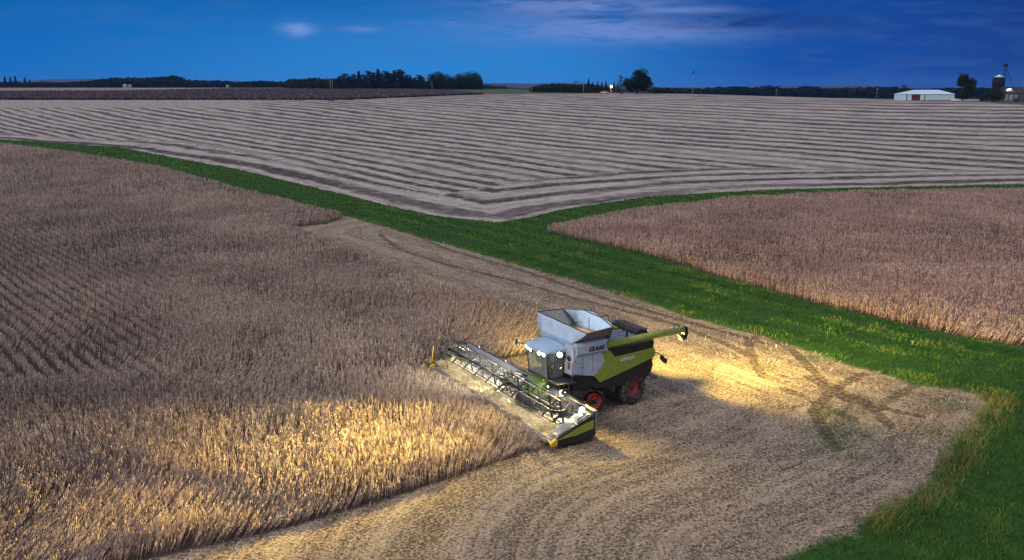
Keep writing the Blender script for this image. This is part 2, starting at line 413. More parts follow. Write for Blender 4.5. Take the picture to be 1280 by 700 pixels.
def ribbons(P0, P1, W, az, tint):
    side = np.stack([np.cos(az), np.sin(az), np.zeros_like(az)], 1) * W[:, None] * 0.5
    n = len(P0); V = np.empty((n, 4, 3)); V[:, 0] = P0 - side; V[:, 1] = P0 + side; V[:, 2] = P1 + side * 0.7; V[:, 3] = P1 - side * 0.7
    return V.reshape(-1, 3), np.repeat(tint, 4)
def soy(P, hh, K, width, lean, tint):
    """each plant: a stem and K short pod-bearing twigs"""
    n = len(P); B = np.concatenate([P, hgt(P[:, 0], P[:, 1])[:, None]], 1)
    top = B + np.concatenate([lean * hh[:, None], (hh * np.sqrt(np.maximum(0.15, 1 - (lean ** 2).sum(1))))[:, None]], 1)
    Vs, Ts = [], []
    v, q = ribbons(B, top, width * 0.45, rng.uniform(0, 6.28, n), tint * 0.7); Vs.append(v); Ts.append(q)
    for k in range(K):
        t0 = (k + rng.uniform(0, 1, n)) / K * 0.66 + 0.28; a = rng.uniform(0, 6.28, n); ln = rng.uniform(0.06, 0.13, n) * (hh / 0.85)
        p0 = B + (top - B) * t0[:, None] + rng.normal(0, 0.012, (n, 3))
        p1 = p0 + np.stack([np.cos(a) * ln * 0.42, np.sin(a) * ln * 0.42, ln * 0.7], 1) + (top - B) * 0.07
        v, q = ribbons(p0, p1, width * rng.uniform(0.6, 1.3, n), rng.uniform(0, 6.28, n), np.clip(tint + rng.normal(0, 0.16, n), 0, 1)); Vs.append(v); Ts.append(q)
    return Vs, Ts
def assemble(name, Vs, Ts, m):
    V = np.concatenate(Vs); T = np.concatenate(Ts); Fc = np.arange(len(V), dtype=np.int32).reshape(-1, 4)
    return np_mesh(name, V, Fc, m, {'tint': T})
ROWN = np.array([0.76, 0.65])     # across the drill rows
def crop_points(L, y0, y1, dens, edge=0.0):
    P, d = sample_region(L, y0, y1, dens)
    P, d = P[d > edge], d[d > edge]
    # open drill rows show on the left of the field
    ph = (P @ ROWN) / 0.76 + 0.25 * (vnoise(P, 9, 3) - 0.5)
    row = np.abs((ph % 1) - 0.5) * 2                      # 0 on the row, 1 in the gap
    s = P[:, 0] / P[:, 1]
    open_ = sstep(-s, 0.33, 0.45) * sstep(P[:, 1], 40, 45) * (1 - sstep(P[:, 1], 90, 150))
    keep = rng.random(len(P)) > sstep(row, 0.30, 0.70) * (0.30 + 0.69 * open_)
    gap = vnoise(P, 1.3, 5) * 0.6 + vnoise(P, 0.55, 6) * 0.4
    keep &= rng.random(len(P)) > sstep(gap, 0.55, 0.85) * 0.65
    return P[keep], d[keep], open_[keep]
def crop_field(name, L, bands, m, h0, tintf, label_kind):
    Vs, Ts = [], []
    for (y0, y1, dens, K, w) in bands:
        P, d, op_ = crop_points(L, y0, y1, dens)
        if not len(P): continue
        hh = h0 * (0.74 + 0.36 * vnoise(P, 2.2, 8) + rng.normal(0, 0.07, len(P)))
        hh *= (0.75 + 0.25 * sstep(d, 0.0, 0.8)) * (1 - 0.42 * op_)
        # lodged patches lean over
        lod = sstep(vnoise(P, 7.0, 11) * 0.65 + vnoise(P, 3.0, 12) * 0.35, 0.42, 0.72) * (1 - sstep(P[:, 1], 48, 70))
        ang = 0.35 + 1.6 * (vnoise(P, 12.0, 13) - 0.5)
        lean = np.stack([np.cos(ang), np.sin(ang)], 1) * (lod * 0.72)[:, None] + rng.normal(0, 0.065, (len(P), 2))
        tint = tintf(P)
        v, t = soy(P, np.clip(hh, 0.2, 1.2), K, w * np.ones(len(P)), lean, tint)
        Vs += v; Ts += t
    return tag(assemble(name, Vs, Ts, m), kind='stuff')
soy_mat = plant_mat('dry_soybean', [(0.060, 0.048, 0.042), (0.345, 0.275, 0.235), (0.570, 0.470, 0.375), (0.720, 0.630, 0.480)], patch=0.12, patch_c=(0.44, 0.345, 0.30))
soyb_mat = plant_mat('dry_soybean_reddish', [(0.080, 0.055, 0.048), (0.370, 0.265, 0.225), (0.550, 0.410, 0.345), (0.700, 0.570, 0.460)], patch=0.10, patch_c=(0.42, 0.285, 0.26))
def tintA(P): return np.clip(0.45 + 0.35 * (vnoise(P, 5, 21) - 0.4) + rng.normal(0, 0.24, len(P)), 0, 1)
cf = crop_field('soybean_crop', POLY_A, [(19, 45, 96, 8, 0.026), (45, 72, 76, 6, 0.032), (72, 120, 34, 5, 0.045), (120, 260, 11, 4, 0.085)], soy_mat, 0.82, tintA, 'soy')
cf['label'] = 'large field of dry brown soybeans standing left of the harvester'; cf['category'] = 'crop'
cf = crop_field('soybean_crop', POLY_B, [(40, 72, 74, 6, 0.032), (72, 145, 32, 5, 0.045)], soyb_mat, 0.80, tintA, 'soy')
cf['label'] = 'reddish brown soybean field on the right between two green grass strips'; cf['category'] = 'crop'

def build_grass():
    Vs, Ts = [], []
    for (y0, y1, dens, w, hb) in [(22, 50, 120, 0.022, 0.11), (50, 80, 50, 0.040, 0.12), (80, 150, 16, 0.08, 0.13), (150, 260, 4, 0.2, 0.15)]:
        P, d = sample_region(POLY_G, y0, y1, dens)
        k = (sd(P, POLY_A) < -0.1) & (sd(P, POLY_B) < -0.1) & (sd(P, POLY_H) < 0.35 * rng.random(len(P)))
        P = P[k]; n = len(P)
        c = vnoise(P, 0.9, 31) * 0.55 + vnoise(P, 2.6, 32) * 0.45
        e1 = pl_d(P, np.vstack([POLY_H[12:17]]))[0]                       # rank dry clump along the headland corner
        olive = np.exp(-(np.maximum(e1 - 0.6, 0) / 0.7) ** 2)
        hh = hb * (0.20 + 1.9 * c * c * 1.3) * rng.uniform(0.6, 1.4, n) * (1 + 1.3 * olive)
        B = np.concatenate([P, hgt(P[:, 0], P[:, 1])[:, None]], 1); a = rng.uniform(0, 6.28, n)
        top = B + np.stack([np.cos(a) * hh * 0.6, np.sin(a) * hh * 0.6, hh], 1)
        # mown stripes run along the strip
        tt = np.clip(0.40 + 1.15 * (c - 0.5) + rng.normal(0, 0.17, n), 0, 0.8)
        de = -sd(P, POLY_H); tt = tt + (0.24 * np.sin(de * 1.9 + 2 * vnoise(P, 6, 35)) + 0.12 * np.sin(de * 5.1)) * (P[:, 1] > 48)
        tt = np.where(rng.random(n) < olive * 0.8, rng.uniform(0.86, 1.0, n), np.clip(tt, 0, 0.82))
        v, t = ribbons(B, top, w * rng.uniform(0.6, 1.5, n), rng.uniform(0, 6.28, n), tt); Vs.append(v); Ts.append(t)
    # weeds in the harvested corner
    for (u, v_, r, n) in [(1058, 541, 1.4, 900), (1050, 562, 1.2, 500), (1176, 541, 1.1, 500), (1018, 447, 1.0, 260), (1036, 515, 0.9, 300), (1190, 505, 1.2, 500)]:
        c0 = np.array(at(u, v_)); P = c0 + rng.normal(0, r * 0.6, (n, 2)); B = np.concatenate([P, hgt(P[:, 0], P[:, 1])[:, None]], 1)
        a = rng.uniform(0, 6.28, n); hh = rng.uniform(0.03, 0.12, n); top = B + np.stack([np.cos(a) * hh, np.sin(a) * hh, hh], 1)
        q, t = ribbons(B, top, rng.uniform(0.015, 0.03, n), rng.uniform(0, 6.28, n), rng.uniform(0.3, 0.85, n)); Vs.append(q); Ts.append(t)
    m = plant_mat('grass_green', [(0.006, 0.026, 0.006), (0.018, 0.074, 0.013), (0.040, 0.135, 0.020), (0.115, 0.220, 0.040), (0.30, 0.25, 0.09)], patch=0.22, patch_c=(0.030, 0.088, 0.018))
    o = assemble('grass', Vs, Ts, m)
    tag(o, 'lush green grass strips between the fields and in the near right corner', 'grass', kind='stuff')
build_grass()

def build_litter():
    Vs, Ts = [], []
    for (y0, y1, dens, ln, w) in [(22, 42, 75, 0.12, 0.022), (42, 75, 30, 0.18, 0.038), (75, 115, 10, 0.20, 0.045)]:
        P, d = sample_region(POLY_H, y0, y1, dens)
        k = sd(P, POLY_A) < -0.05; P = P[k]
        keep = rng.random(len(P)) < 0.35 + 0.8 * sstep(vnoise(P, 0.8, 41) * 0.6 + vnoise(P, 2.4, 42) * 0.4, 0.35, 0.65); P = P[keep]
        dt = np.full(len(P), 9.0)
        for L in TR: dt = np.minimum(dt, pl_d(P, L)[0])
        P = P[(dt > 0.5) | (rng.random(len(P)) < 0.12)]; n = len(P)
        B = np.concatenate([P, (hgt(P[:, 0], P[:, 1]) + rng.uniform(0.01, 0.05, n))[:, None]], 1)
        a = rng.uniform(0, 6.28, n); L_ = ln * rng.uniform(0.5, 1.5, n)
        up = np.where(rng.random(n) < 0.3, rng.uniform(0.3, 0.9, n), rng.uniform(-0.05, 0.2, n))
        top = B + np.stack([np.cos(a) * L_, np.sin(a) * L_, np.abs(L_ * up)], 1)
        v, t = ribbons(B, top, w * rng.uniform(0.6, 1.4, n), a + 1.57, rng.uniform(0, 1, n)); Vs.append(v); Ts.append(t)
    m = plant_mat('straw_litter', [(0.06, 0.045, 0.035), (0.24, 0.19, 0.145), (0.44, 0.36, 0.28), (0.60, 0.51, 0.40)])
    o = assemble('straw_litter', Vs, Ts, m)
    tag(o, 'chopped straw littering the harvested ground around the harvester', 'straw', kind='stuff')
build_litter()

def far_crop_block():
    # the dark field beyond the stubble stands as a low dense block of plants
    P, d = [], []
    n = 60000
    lo = F1.min(0); hi = F1.max(0)
    Q = np.stack([rng.uniform(max(lo[0], -620), hi[0], n), rng.uniform(lo[1], hi[1], n)], 1)
    Q = Q[sd(Q, F1) > 2]
    E_, _ = pl_d(Q, poly([(-120, 125), (430, 125), (500, 122), (560, 119.6), (604, 118)]))
    B = np.concatenate([Q, hgt(Q[:, 0], Q[:, 1])[:, None]], 1); n = len(Q)
    top = B + np.stack([rng.normal(0, .1, n), rng.normal(0, .1, n), rng.uniform(0.7, 1.15, n)], 1)
    v, t = ribbons(B, top, rng.uniform(0.5, 1.4, n), rng.uniform(0, 6.28, n), np.clip(rng.normal(0.45, 0.2, n), 0, 1))
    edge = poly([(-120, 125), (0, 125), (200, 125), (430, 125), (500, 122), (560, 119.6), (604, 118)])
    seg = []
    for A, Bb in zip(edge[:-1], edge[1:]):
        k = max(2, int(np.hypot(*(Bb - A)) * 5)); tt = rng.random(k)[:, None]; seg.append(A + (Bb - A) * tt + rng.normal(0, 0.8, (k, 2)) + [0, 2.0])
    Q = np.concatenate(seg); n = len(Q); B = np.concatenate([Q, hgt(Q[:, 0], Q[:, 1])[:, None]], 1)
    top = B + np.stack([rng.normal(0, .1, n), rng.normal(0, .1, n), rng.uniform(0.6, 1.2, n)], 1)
    v2, t2 = ribbons(B, top, rng.uniform(0.3, 0.8, n), rng.uniform(0, 6.28, n), rng.uniform(0, 0.12, n))  # front row tinted near black: shade of the crop edge put into its colour
    m = plant_mat('distant_crop', [(0.018, 0.016, 0.020), (0.085, 0.075, 0.090), (0.145, 0.125, 0.140), (0.20, 0.17, 0.18)])
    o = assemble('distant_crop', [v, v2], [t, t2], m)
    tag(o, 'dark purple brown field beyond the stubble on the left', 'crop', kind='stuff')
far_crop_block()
# ------------------------------------------------------------------ mesh builder
class MB:
    def __init__(s): s.bm = bmesh.new()
    def xf(s, vs, M):
        if M is not None:
            for v in vs: v.co = M @ v.co
        return s
    def box(s, a, b, M=None):
        (x0, y0, z0), (x1, y1, z1) = a, b
        vs = [s.bm.verts.new(p) for p in ((x0, y0, z0), (x1, y0, z0), (x1, y1, z0), (x0, y1, z0), (x0, y0, z1), (x1, y0, z1), (x1, y1, z1), (x0, y1, z1))]
        for f in ((0, 3, 2, 1), (4, 5, 6, 7), (0, 1, 5, 4), (1, 2, 6, 5), (2, 3, 7, 6), (3, 0, 4, 7)): s.bm.faces.new([vs[i] for i in f])
        return s.xf(vs, M)
    def prism(s, pts, y0, y1, ax='y', M=None):
        """polygon of (a,b) pairs swept along ax"""
        mk = {'y': lambda a, b, t: (a, t, b), 'x': lambda a, b, t: (t, a, b), 'z': lambda a, b, t: (a, b, t)}[ax]
        A = [s.bm.verts.new(mk(a, b, y0)) for a, b in pts]; B = [s.bm.verts.new(mk(a, b, y1)) for a, b in pts]
        s.bm.faces.new(A); s.bm.faces.new(B[::-1]); n = len(pts)
        for i in range(n): s.bm.faces.new([A[i], B[i], B[(i + 1) % n], A[(i + 1) % n]])
        return s.xf(A + B, M)
    def slab(s, pts, th):
        """thin solid sheet from 3-D points (a bent quad is fine)"""
        P = [Vector(p) for p in pts]; n = (P[1] - P[0]).cross(P[-1] - P[0]).normalized() * th
        A = [s.bm.verts.new(p) for p in P]; B = [s.bm.verts.new(p - n) for p in P]; k = len(P)
        s.bm.faces.new(A); s.bm.faces.new(B[::-1])
        for i in range(k): s.bm.faces.new([A[i], B[i], B[(i + 1) % k], A[(i + 1) % k]])
        return s
    def tube(s, pts, r, n=8, r1=None, caps=True):
        pts = [Vector(p) for p in pts]; rings = []
        for i, p in enumerate(pts):
            d = (pts[min(i + 1, len(pts) - 1)] - pts[max(i - 1, 0)]).normalized()
            a = d.cross(Vector((0, 0, 1)))
            if a.length < 1e-3: a = Vector((1, 0, 0))
            a.normalize(); b = d.cross(a)
            rr = r if r1 is None else r + (r1 - r) * i / (len(pts) - 1)
            rings.append([s.bm.verts.new(p + (a * math.cos(t) + b * math.sin(t)) * rr) for t in [6.28318 * k / n for k in range(n)]])
        for A, B in zip(rings[:-1], rings[1:]):
            for k in range(n):
                f = s.bm.faces.new([A[k], A[(k + 1) % n], B[(k + 1) % n], B[k]]); f.smooth = n > 6
        if caps: s.bm.faces.new(rings[0][::-1]); s.bm.faces.new(rings[-1])
        return s
    def lathe(s, prof, c, n=32, M=None, caps=True):
        """profile of (radius, y) around the Y axis through c"""
        rings = []
        for r, y in prof:
            rings.append([s.bm.verts.new((c[0] + r * math.cos(6.28318 * k / n), c[1] + y, c[2] + r * math.sin(6.28318 * k / n))) for k in range(n)])
        for A, B in zip(rings[:-1], rings[1:]):
            for k in range(n):
                f = s.bm.faces.new([A[k], A[(k + 1) % n], B[(k + 1) % n], B[k]]); f.smooth = True
        for ring, fl in ((rings[0], 0), (rings[-1], 1)) if caps else ():
            try: s.bm.faces.new(ring if fl else ring[::-1])
            except ValueError: pass
        return s.xf([v for q in rings for v in q], M)
    def build(s, name, m, parent=None, bevel=0.0, seg=2):
        bmesh.ops.recalc_face_normals(s.bm, faces=s.bm.faces)
        me = bpy.data.meshes.new(name); s.bm.to_mesh(me); s.bm.free(); me.materials.append(m)
        o = link(bpy.data.objects.new(name, me), parent)
        if bevel:
            b = o.modifiers.new('bevel', 'BEVEL'); b.width = bevel; b.segments = seg; b.limit_method = 'ANGLE'
        return o
def empty(name, loc, rz=0.0, label=None, cat=None, group=None):
    o = bpy.data.objects.new(name, None); o.empty_display_size = 0.3; link(o); o.location = loc; o.rotation_euler = (0, 0, rz)
    return tag(o, label, cat, group)

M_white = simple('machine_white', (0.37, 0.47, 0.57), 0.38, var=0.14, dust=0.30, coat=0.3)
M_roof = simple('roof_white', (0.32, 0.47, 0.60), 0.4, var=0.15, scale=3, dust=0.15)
M_lime = simple('machine_lime', (0.21, 0.30, 0.014), 0.42, var=0.16, dust=0.38, coat=0.3)
M_green = simple('machine_green', (0.10, 0.20, 0.015), 0.4, var=0.12, dust=0.12, coat=0.2)
M_black = simple('machine_black', (0.012, 0.012, 0.014), 0.5, var=0.3, dust=0.06)
M_dark = simple('dark_steel', (0.045, 0.048, 0.055), 0.45, 0.3, var=0.3, dust=0.15)
M_steel = simple('galvanised_steel', (0.24, 0.27, 0.32), 0.5, 0.15, var=0.2, dust=0.12)
M_sheet = simple('sheet_grey', (0.17, 0.19, 0.22), 0.55, 0.1, var=0.2, dust=0.2)
M_tine = simple('tine_grey', (0.06, 0.062, 0.07), 0.5, 0.2, var=0.2)
M_grey = simple('grey_panel', (0.20, 0.20, 0.20), 0.5, 0.2, var=0.2, dust=0.25)
M_fabric = simple('tarp_fabric', (0.40, 0.56, 0.72), 0.7, var=0.14, scale=2.2, bump=0.5)
M_rubber = simple('rubber', (0.014, 0.014, 0.014), 0.8, var=0.4, scale=12, dust=0.45)
M_red = simple('rim_red', (0.36, 0.014, 0.010), 0.5, var=0.3, dust=0.40)
M_yellow = simple('yellow_tip', (0.55, 0.42, 0.01), 0.5, var=0.1)
M_grain = simple('grain', (0.52, 0.33, 0.17), 0.8, var=0.25, scale=30, bump=0.6)
M_text = simple('lettering_dark', (0.05, 0.010, 0.012), 0.5, var=0.0)
M_textw = simple('lettering_white', (0.55, 0.58, 0.50), 0.5, var=0.0)
M_lamp = emit('lamp_lit', (1.0, 0.98, 0.92), 16)
M_lamp2 = emit('lamp_lit_small', (1.0, 0.95, 0.80), 5)
def glass_mat():
    m, t, b = new_mat('cab_glass')
    b.inputs['Base Color'].default_value = (0.75, 0.85, 0.80, 1); b.inputs['Roughness'].default_value = 0.03
    b.inputs['Transmission Weight'].default_value = 0.85; b.inputs['IOR'].default_value = 1.25
    return m
M_glass = glass_mat()

YC = 1.7                                   # the machine's centre line in the cutter bar's frame
def mir(y): return 2 * YC - y
cmb = empty('combine_harvester', (M0[0], M0[1], 0), math.atan2(FW[1], FW[0]),
            'white and lime green combine harvester with lit work lights cutting the soybeans', 'combine harvester')
def L(mb, name, m, parent=None, bevel=0.0, label=None):
    o = mb.build(name, m, parent or cmb, bevel)
    if label: o['label'] = label
    return o
# chassis and body
body = MB().prism([(-2.52, 3.0), (-2.52, 1.95), (-3.0, 1.75), (-3.9, 1.2), (-5.2, 1.1), (-6.4, 1.45), (-7.1, 1.5), (-7.25, 2.3), (-7.25, 3.02)], 0.14, 3.26)
body.prism([(-2.3, 1.3), (-2.3, .85), (-6.9, .75), (-6.9, 1.3)], 1.0, 2.4)
chassis = L(body, 'chassis', M_black, bevel=0.03)
L(MB().tube([(-6.15, .5, .79), (-6.15, 2.9, .79)], 0.11), 'rear_axle', M_dark)
for side in (0, 1):
    f = (lambda y: y) if side == 0 else mir
    def sp(pts, name, m, y0=3.27, y1=3.41, bev=0.03, lab=None):
        return L(MB().prism(pts, f(y0), f(y1)), name, m, None, bev, lab)
    wp = sp([(-2.50, 3.06), (-4.09, 3.03), (-4.29, 2.54), (-3.68, 1.90), (-2.47, 2.18)], 'side_panel', M_white, lab='white side panel')
    lp = sp([(-4.11, 3.03), (-4.55, 3.04), (-4.84, 2.64), (-7.16, 2.76), (-7.27, 2.48), (-7.18, 2.28), (-5.86, 1.95), (-4.01, 1.53), (-3.70, 1.88), (-4.31, 2.54)], 'side_panel', M_lime, lab='lime green side panel')
    lv = MB().prism([(-4.58, 3.04), (-7.12, 3.16), (-7.16, 2.79), (-4.86, 2.67)], f(3.27), f(3.34))
    for k in range(9):
        x = -4.95 - k * 0.25; lv.box((x, f(3.34) - .01, 2.74), (x - .16, f(3.34) + .02, 2.78)); lv.box((x, f(3.34) - .01, 2.90), (x - .16, f(3.34) + .02, 2.94))
    L(lv, 'louvre', M_black)
    if side == 0:
        sh = L(MB().prism([(3.02, 3.0), (3.45, 3.0), (3.48, 3.12), (3.46, 3.5), (3.36, 3.60), (3.02, 3.60)], -2.62, -4.38, 'x'), 'auger_shroud', M_white, None, 0.03)
        sh.data.transform(Matrix.Identity(4))
    else:
        L(MB().prism([(mir(3.02), 3.0), (mir(3.42), 3.0), (mir(3.44), 3.4), (mir(3.02), 3.5)], -2.62, -6.8, 'x'), 'side_shroud', M_lime, None, 0.03)
def lettering(txt, size, m, x, z, y, parent, shear=0.25, depth=0.012, wide=1.0):
    cu = bpy.data.curves.new('lettering', 'FONT'); cu.body = txt; cu.size = size; cu.extrude = depth; cu.shear = shear; cu.align_x = 'CENTER'; cu.align_y = 'CENTER'
    cu.offset = 0.012
    tmp = bpy.data.objects.new('lettering_curve', cu); C.objects.link(tmp)
    dg = bpy.context.evaluated_depsgraph_get(); me = bpy.data.meshes.new_from_object(tmp.evaluated_get(dg)); bpy.data.objects.remove(tmp)
    me.materials.clear(); me.materials.append(m)
    me.transform(Matrix(((-wide, 0, 0, x), (0, 0, 1, y), (0, 1, 0, z), (0, 0, 0, 1))))
    return link(bpy.data.objects.new('lettering', me), parent)
lettering('CLAAS', 0.27, M_text, -3.70, 3.26, 3.485, sh, wide=1.05)
lettering('LEXION', 0.22, M_textw, -5.55, 2.47, 3.425, lp, wide=1.05)

# top deck, engine and tail
deck = MB().box((-4.7, 0.15, 3.03), (-7.2, 3.0, 3.12)); L(deck, 'top_deck', M_dark, bevel=0.02)
L(MB().prism([(-5.3, 3.13), (-5.4, 3.42), (-6.5, 3.40), (-6.8, 3.13)], 0.35, 1.35), 'engine_hood', M_lime, None, 0.04)
en = MB()
for k in range(4): en.box((-5.2, 1.5 + k * .32, 3.13), (-6.6, 1.66 + k * .32, 3.30))
L(en, 'deck_rails', M_steel, bevel=0.02)
L(MB().prism([(-4.75, 3.13), (-4.9, 3.62), (-5.3, 3.40), (-5.6, 3.13)], 1.9, 2.9), 'tank_rear_panel', M_roof, None, 0.02)
hood = MB().prism([(-6.7, 3.1), (-6.75, 3.40), (-7.0, 3.52), (-7.35, 3.45), (-7.6, 3.15), (-7.7, 2.5), (-7.5, 2.2), (-6.9, 2.2)], 0.5, 2.55)
hood = L(hood, 'tail_hood', M_black, None, 0.06)
g = MB()
for k in range(5): g.tube([(-6.85 - .13 * k, 0.7, 3.50 - .01 * k), (-6.85 - .13 * k, 2.4, 3.50 - .01 * k)], 0.02, 5)
L(g, 'grille', M_dark, hood)
for x in (-3.0, -3.55):
    L(MB().box((x, 3.405, 2.12 + (-x - 3.0) * .1), (x - .012, 3.416, 3.0)), 'panel_seam', M_dark)
L(MB().box((-2.9, 3.405, 2.42), (-3.02, 3.425, 2.46)), 'latch', M_black)
L(MB().box((-2.70, 3.475, 3.06), (-4.3, 3.487, 3.075)), 'panel_seam', M_dark)
hs_ = MB()
for k in range(4): hs_.tube([(-2.3 - .05 * k, 2.4 + .05 * k, 1.75), (-2.2, 2.7 + .1 * k, 1.3), (-1.95, 2.3 + .12 * k, 1.0), (-2.0, 2.6 + .1 * k, 1.25)], .02, 6)
L(hs_, 'hydraulic_hose', M_black)
hr = MB()
for x in (-5.3, -5.8, -6.3, -6.7): hr.tube([(x, .3, 3.12), (x, .3, 3.72)], .018, 5)
hr.tube([(-5.3, .3, 3.72), (-6.7, .3, 3.72)], .018, 5)
for x in (-6.2, -6.6): hr.tube([(x, 1.1, 3.3), (x, 1.1, 3.75), (x - .15, 1.1, 3.75), (x - .15, 1.1, 3.3)], .02, 5)
L(hr, 'handrail', M_dark)
L(MB().tube([(-6.0, 2.75, 3.1), (-6.0, 2.75, 3.75), (-6.1, 2.75, 3.85)], 0.06, 10), 'exhaust_pipe', M_dark)
ch = MB().prism([(-6.1, 1.5), (-6.2, 1.05), (-7.0, .95), (-7.45, 1.25), (-7.6, 1.7), (-7.4, 2.2), (-6.4, 2.2)], 0.55, 2.85)
ch.slab([(-7.3, .6, 1.15), (-7.3, 2.8, 1.15), (-7.95, 2.95, 1.0), (-7.95, .45, 1.0)], .03)
L(ch, 'straw_chopper', M_black, None, 0.03)
arm = MB().tube([(-7.15, 3.1, 2.55), (-7.4, 3.5, 2.45), (-7.6, 3.6, 2.3)], .025, 6)
arm.prism([(-7.42, 2.30), (-7.50, 2.36), (-7.82, 2.12), (-7.80, 1.95), (-7.70, 1.93), (-7.48, 2.14)], 3.5, 3.62)
L(arm, 'marker_arm', M_black)

# grain tank with its raised flaps
tank = MB()
low = [(-2.62, .35, 3.46), (-2.62, 3.08, 3.52), (-4.70, 3.08, 3.50), (-4.75, .35, 3.46)]
bot = [(-2.75, .5, 3.0), (-2.75, 3.0, 3.0), (-4.65, 3.0, 3.0), (-4.65, .5, 3.0)]
for i in range(4): tank.slab([bot[i], low[i], low[(i + 1) % 4], bot[(i + 1) % 4]][::1], .03)
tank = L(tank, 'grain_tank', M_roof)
FR, FL, RL, RR = (-2.66, .05, 4.38), (-2.80, 4.02, 4.22), (-4.35, 3.82, 4.26), (-4.14, .1, 4.34)
mid1, mid2 = (-4.70, 1.0, 4.40), (-4.82, 2.3, 4.30)
def cloth(rows, name, m, label=None):
    """a sagging sheet between a lower and an upper edge"""
    mb = MB(); lo, hi = rows; n = len(lo); g = []
    K = 6
    for j in range(K + 1):
        t = j / K; row = []
        for i in range(n):
            a, b = Vector(lo[i]), Vector(hi[i]); p = a.lerp(b, t)
            sag = math.sin(t * math.pi) * 0.10 * math.sin(i * 2.3 + j * .5)
            c = Vector((-3.6, 1.7, p.z)); d = (p - c).normalized(); p = p + d * sag
            row.append(mb.bm.verts.new(p))
        g.append(row)
    for j in range(K):
        for i in range(n - 1):
            f = mb.bm.faces.new([g[j][i], g[j][i + 1], g[j + 1][i + 1], g[j + 1][i]]); f.smooth = True
    o = mb.build(name, m, tank)
    so = o.modifiers.new('th', 'SOLIDIFY'); so.thickness = 0.015
    if label: o['label'] = label
    return o
def lin(a, b, n): return [tuple(Vector(a).lerp(Vector(b), i / (n - 1))) for i in range(n)]
cloth((lin(low[0], low[1], 9), lin(FR, FL, 9)), 'flap', M_fabric, 'pale blue fabric front flap')
cloth((lin(low[3], low[2], 7), [RR, mid1, (-4.8, 1.6, 4.42), mid2, (-4.75, 3.0, 4.28), (-4.6, 3.4, 4.28), RL]), 'flap', M_fabric, 'pale blue fabric rear flap')
cloth((lin(low[0], low[3], 6), lin(FR, RR, 6)), 'flap', M_grey, 'grey flap on the far side')
L(MB().slab([low[1], low[2], RL, FL], .03), 'flap', M_grey, tank, 0.0, 'grey side flap above the lettered panel')
rim = MB().tube([FR, FL], .03, 6).tube([FL, RL], .03, 6).tube([RL, mid2, mid1, RR], .025, 6).tube([RR, FR], .03, 6)
rim.tube([low[0], FR], .022, 6).tube([low[1], FL], .022, 6).tube([low[2], RL], .022, 6).tube([low[3], RR], .022, 6)
rim.tube([(-2.72, 1.2, 4.34), (-2.66, 1.25, 3.5)], .02, 6)
L(rim, 'flap_frame', M_dark, tank)
L(MB().tube([(-3.5, 1.55, 3.3), (-3.5, 1.55, 4.34)], .045, 8).tube([(-3.5, 1.55, 4.0), (-4.2, 1.2, 3.9)], .03, 6), 'loading_auger', M_black, tank)
L(MB().tube([(-4.1, 2.3, 3.6), (-4.1, 2.3, 4.4)], .02, 5), 'fill_sensor', M_black, tank)
# grain heap inside the tank: its own thing
gb = MB(); n = 26; gr_ = []
for j in range(n):
    row = []
    for i in range(n):
        x = -2.68 - 2.02 * j / (n - 1); y = .42 + 2.6 * i / (n - 1)
        dd = math.hypot((x + 3.9) / 1.15, (y - 2.15) / 1.5); z = 3.42 + 0.38 * math.exp(-dd * dd * 1.6) + random.uniform(0, .02)
        row.append(gb.bm.verts.new((x, y, z)))
    gr_.append(row)
for j in range(n - 1):
    for i in range(n - 1): gb.bm.faces.new([gr_[j][i], gr_[j][i + 1], gr_[j + 1][i + 1], gr_[j + 1][i]]).smooth = True
gh = gb.build('grain_heap', M_grain); gh.matrix_world = Matrix.Translation((M0[0], M0[1], 0)) @ Matrix.Rotation(math.atan2(FW[1], FW[0]), 4, 'Z')
tag(gh, 'tan heap of grain inside the open tank of the harvester', 'grain')

tl_ = bpy.data.lights.new('tank_light', 'POINT'); tl_.energy = 55; tl_.color = (.93, .97, 1.0); tl_.shadow_soft_size = .05
tlo = link(bpy.data.objects.new('tank_light', tl_), cmb); tlo.location = (-2.95, 2.1, 4.2)
# unloading auger folded along the left side
au = MB().tube([(-4.30, 3.45, 3.36), (-8.86, 3.47, 3.44)], 0.165, 20)
au.tube([(-6.3, 3.46, 3.395), (-6.36, 3.46, 3.396)], 0.185, 20).tube([(-8.5, 3.46, 3.435), (-8.56, 3.46, 3.436)], 0.18, 20)
au = L(au, 'unloading_auger', M_lime)
sp_ = MB().prism([(-8.86, 3.61), (-8.84, 3.26), (-8.84, 2.98), (-9.00, 2.93), (-9.09, 3.28), (-9.05, 3.52), (-8.97, 3.62)], 3.31, 3.63)
sp_ = L(sp_, 'spout', M_black, au, 0.03)
L(MB().prism([(-8.83, 3.22), (-8.62, 3.18), (-8.78, 2.88), (-8.84, 2.92)], 3.33, 3.61), 'spout_flap', M_tine, au)
L(MB().box((-4.5, 3.36, 3.02), (-7.1, 3.44, 3.14)).tube([(-4.4, 3.2, 3.2), (-4.4, 3.45, 3.36)], .1, 8), 'auger_cradle', M_black)

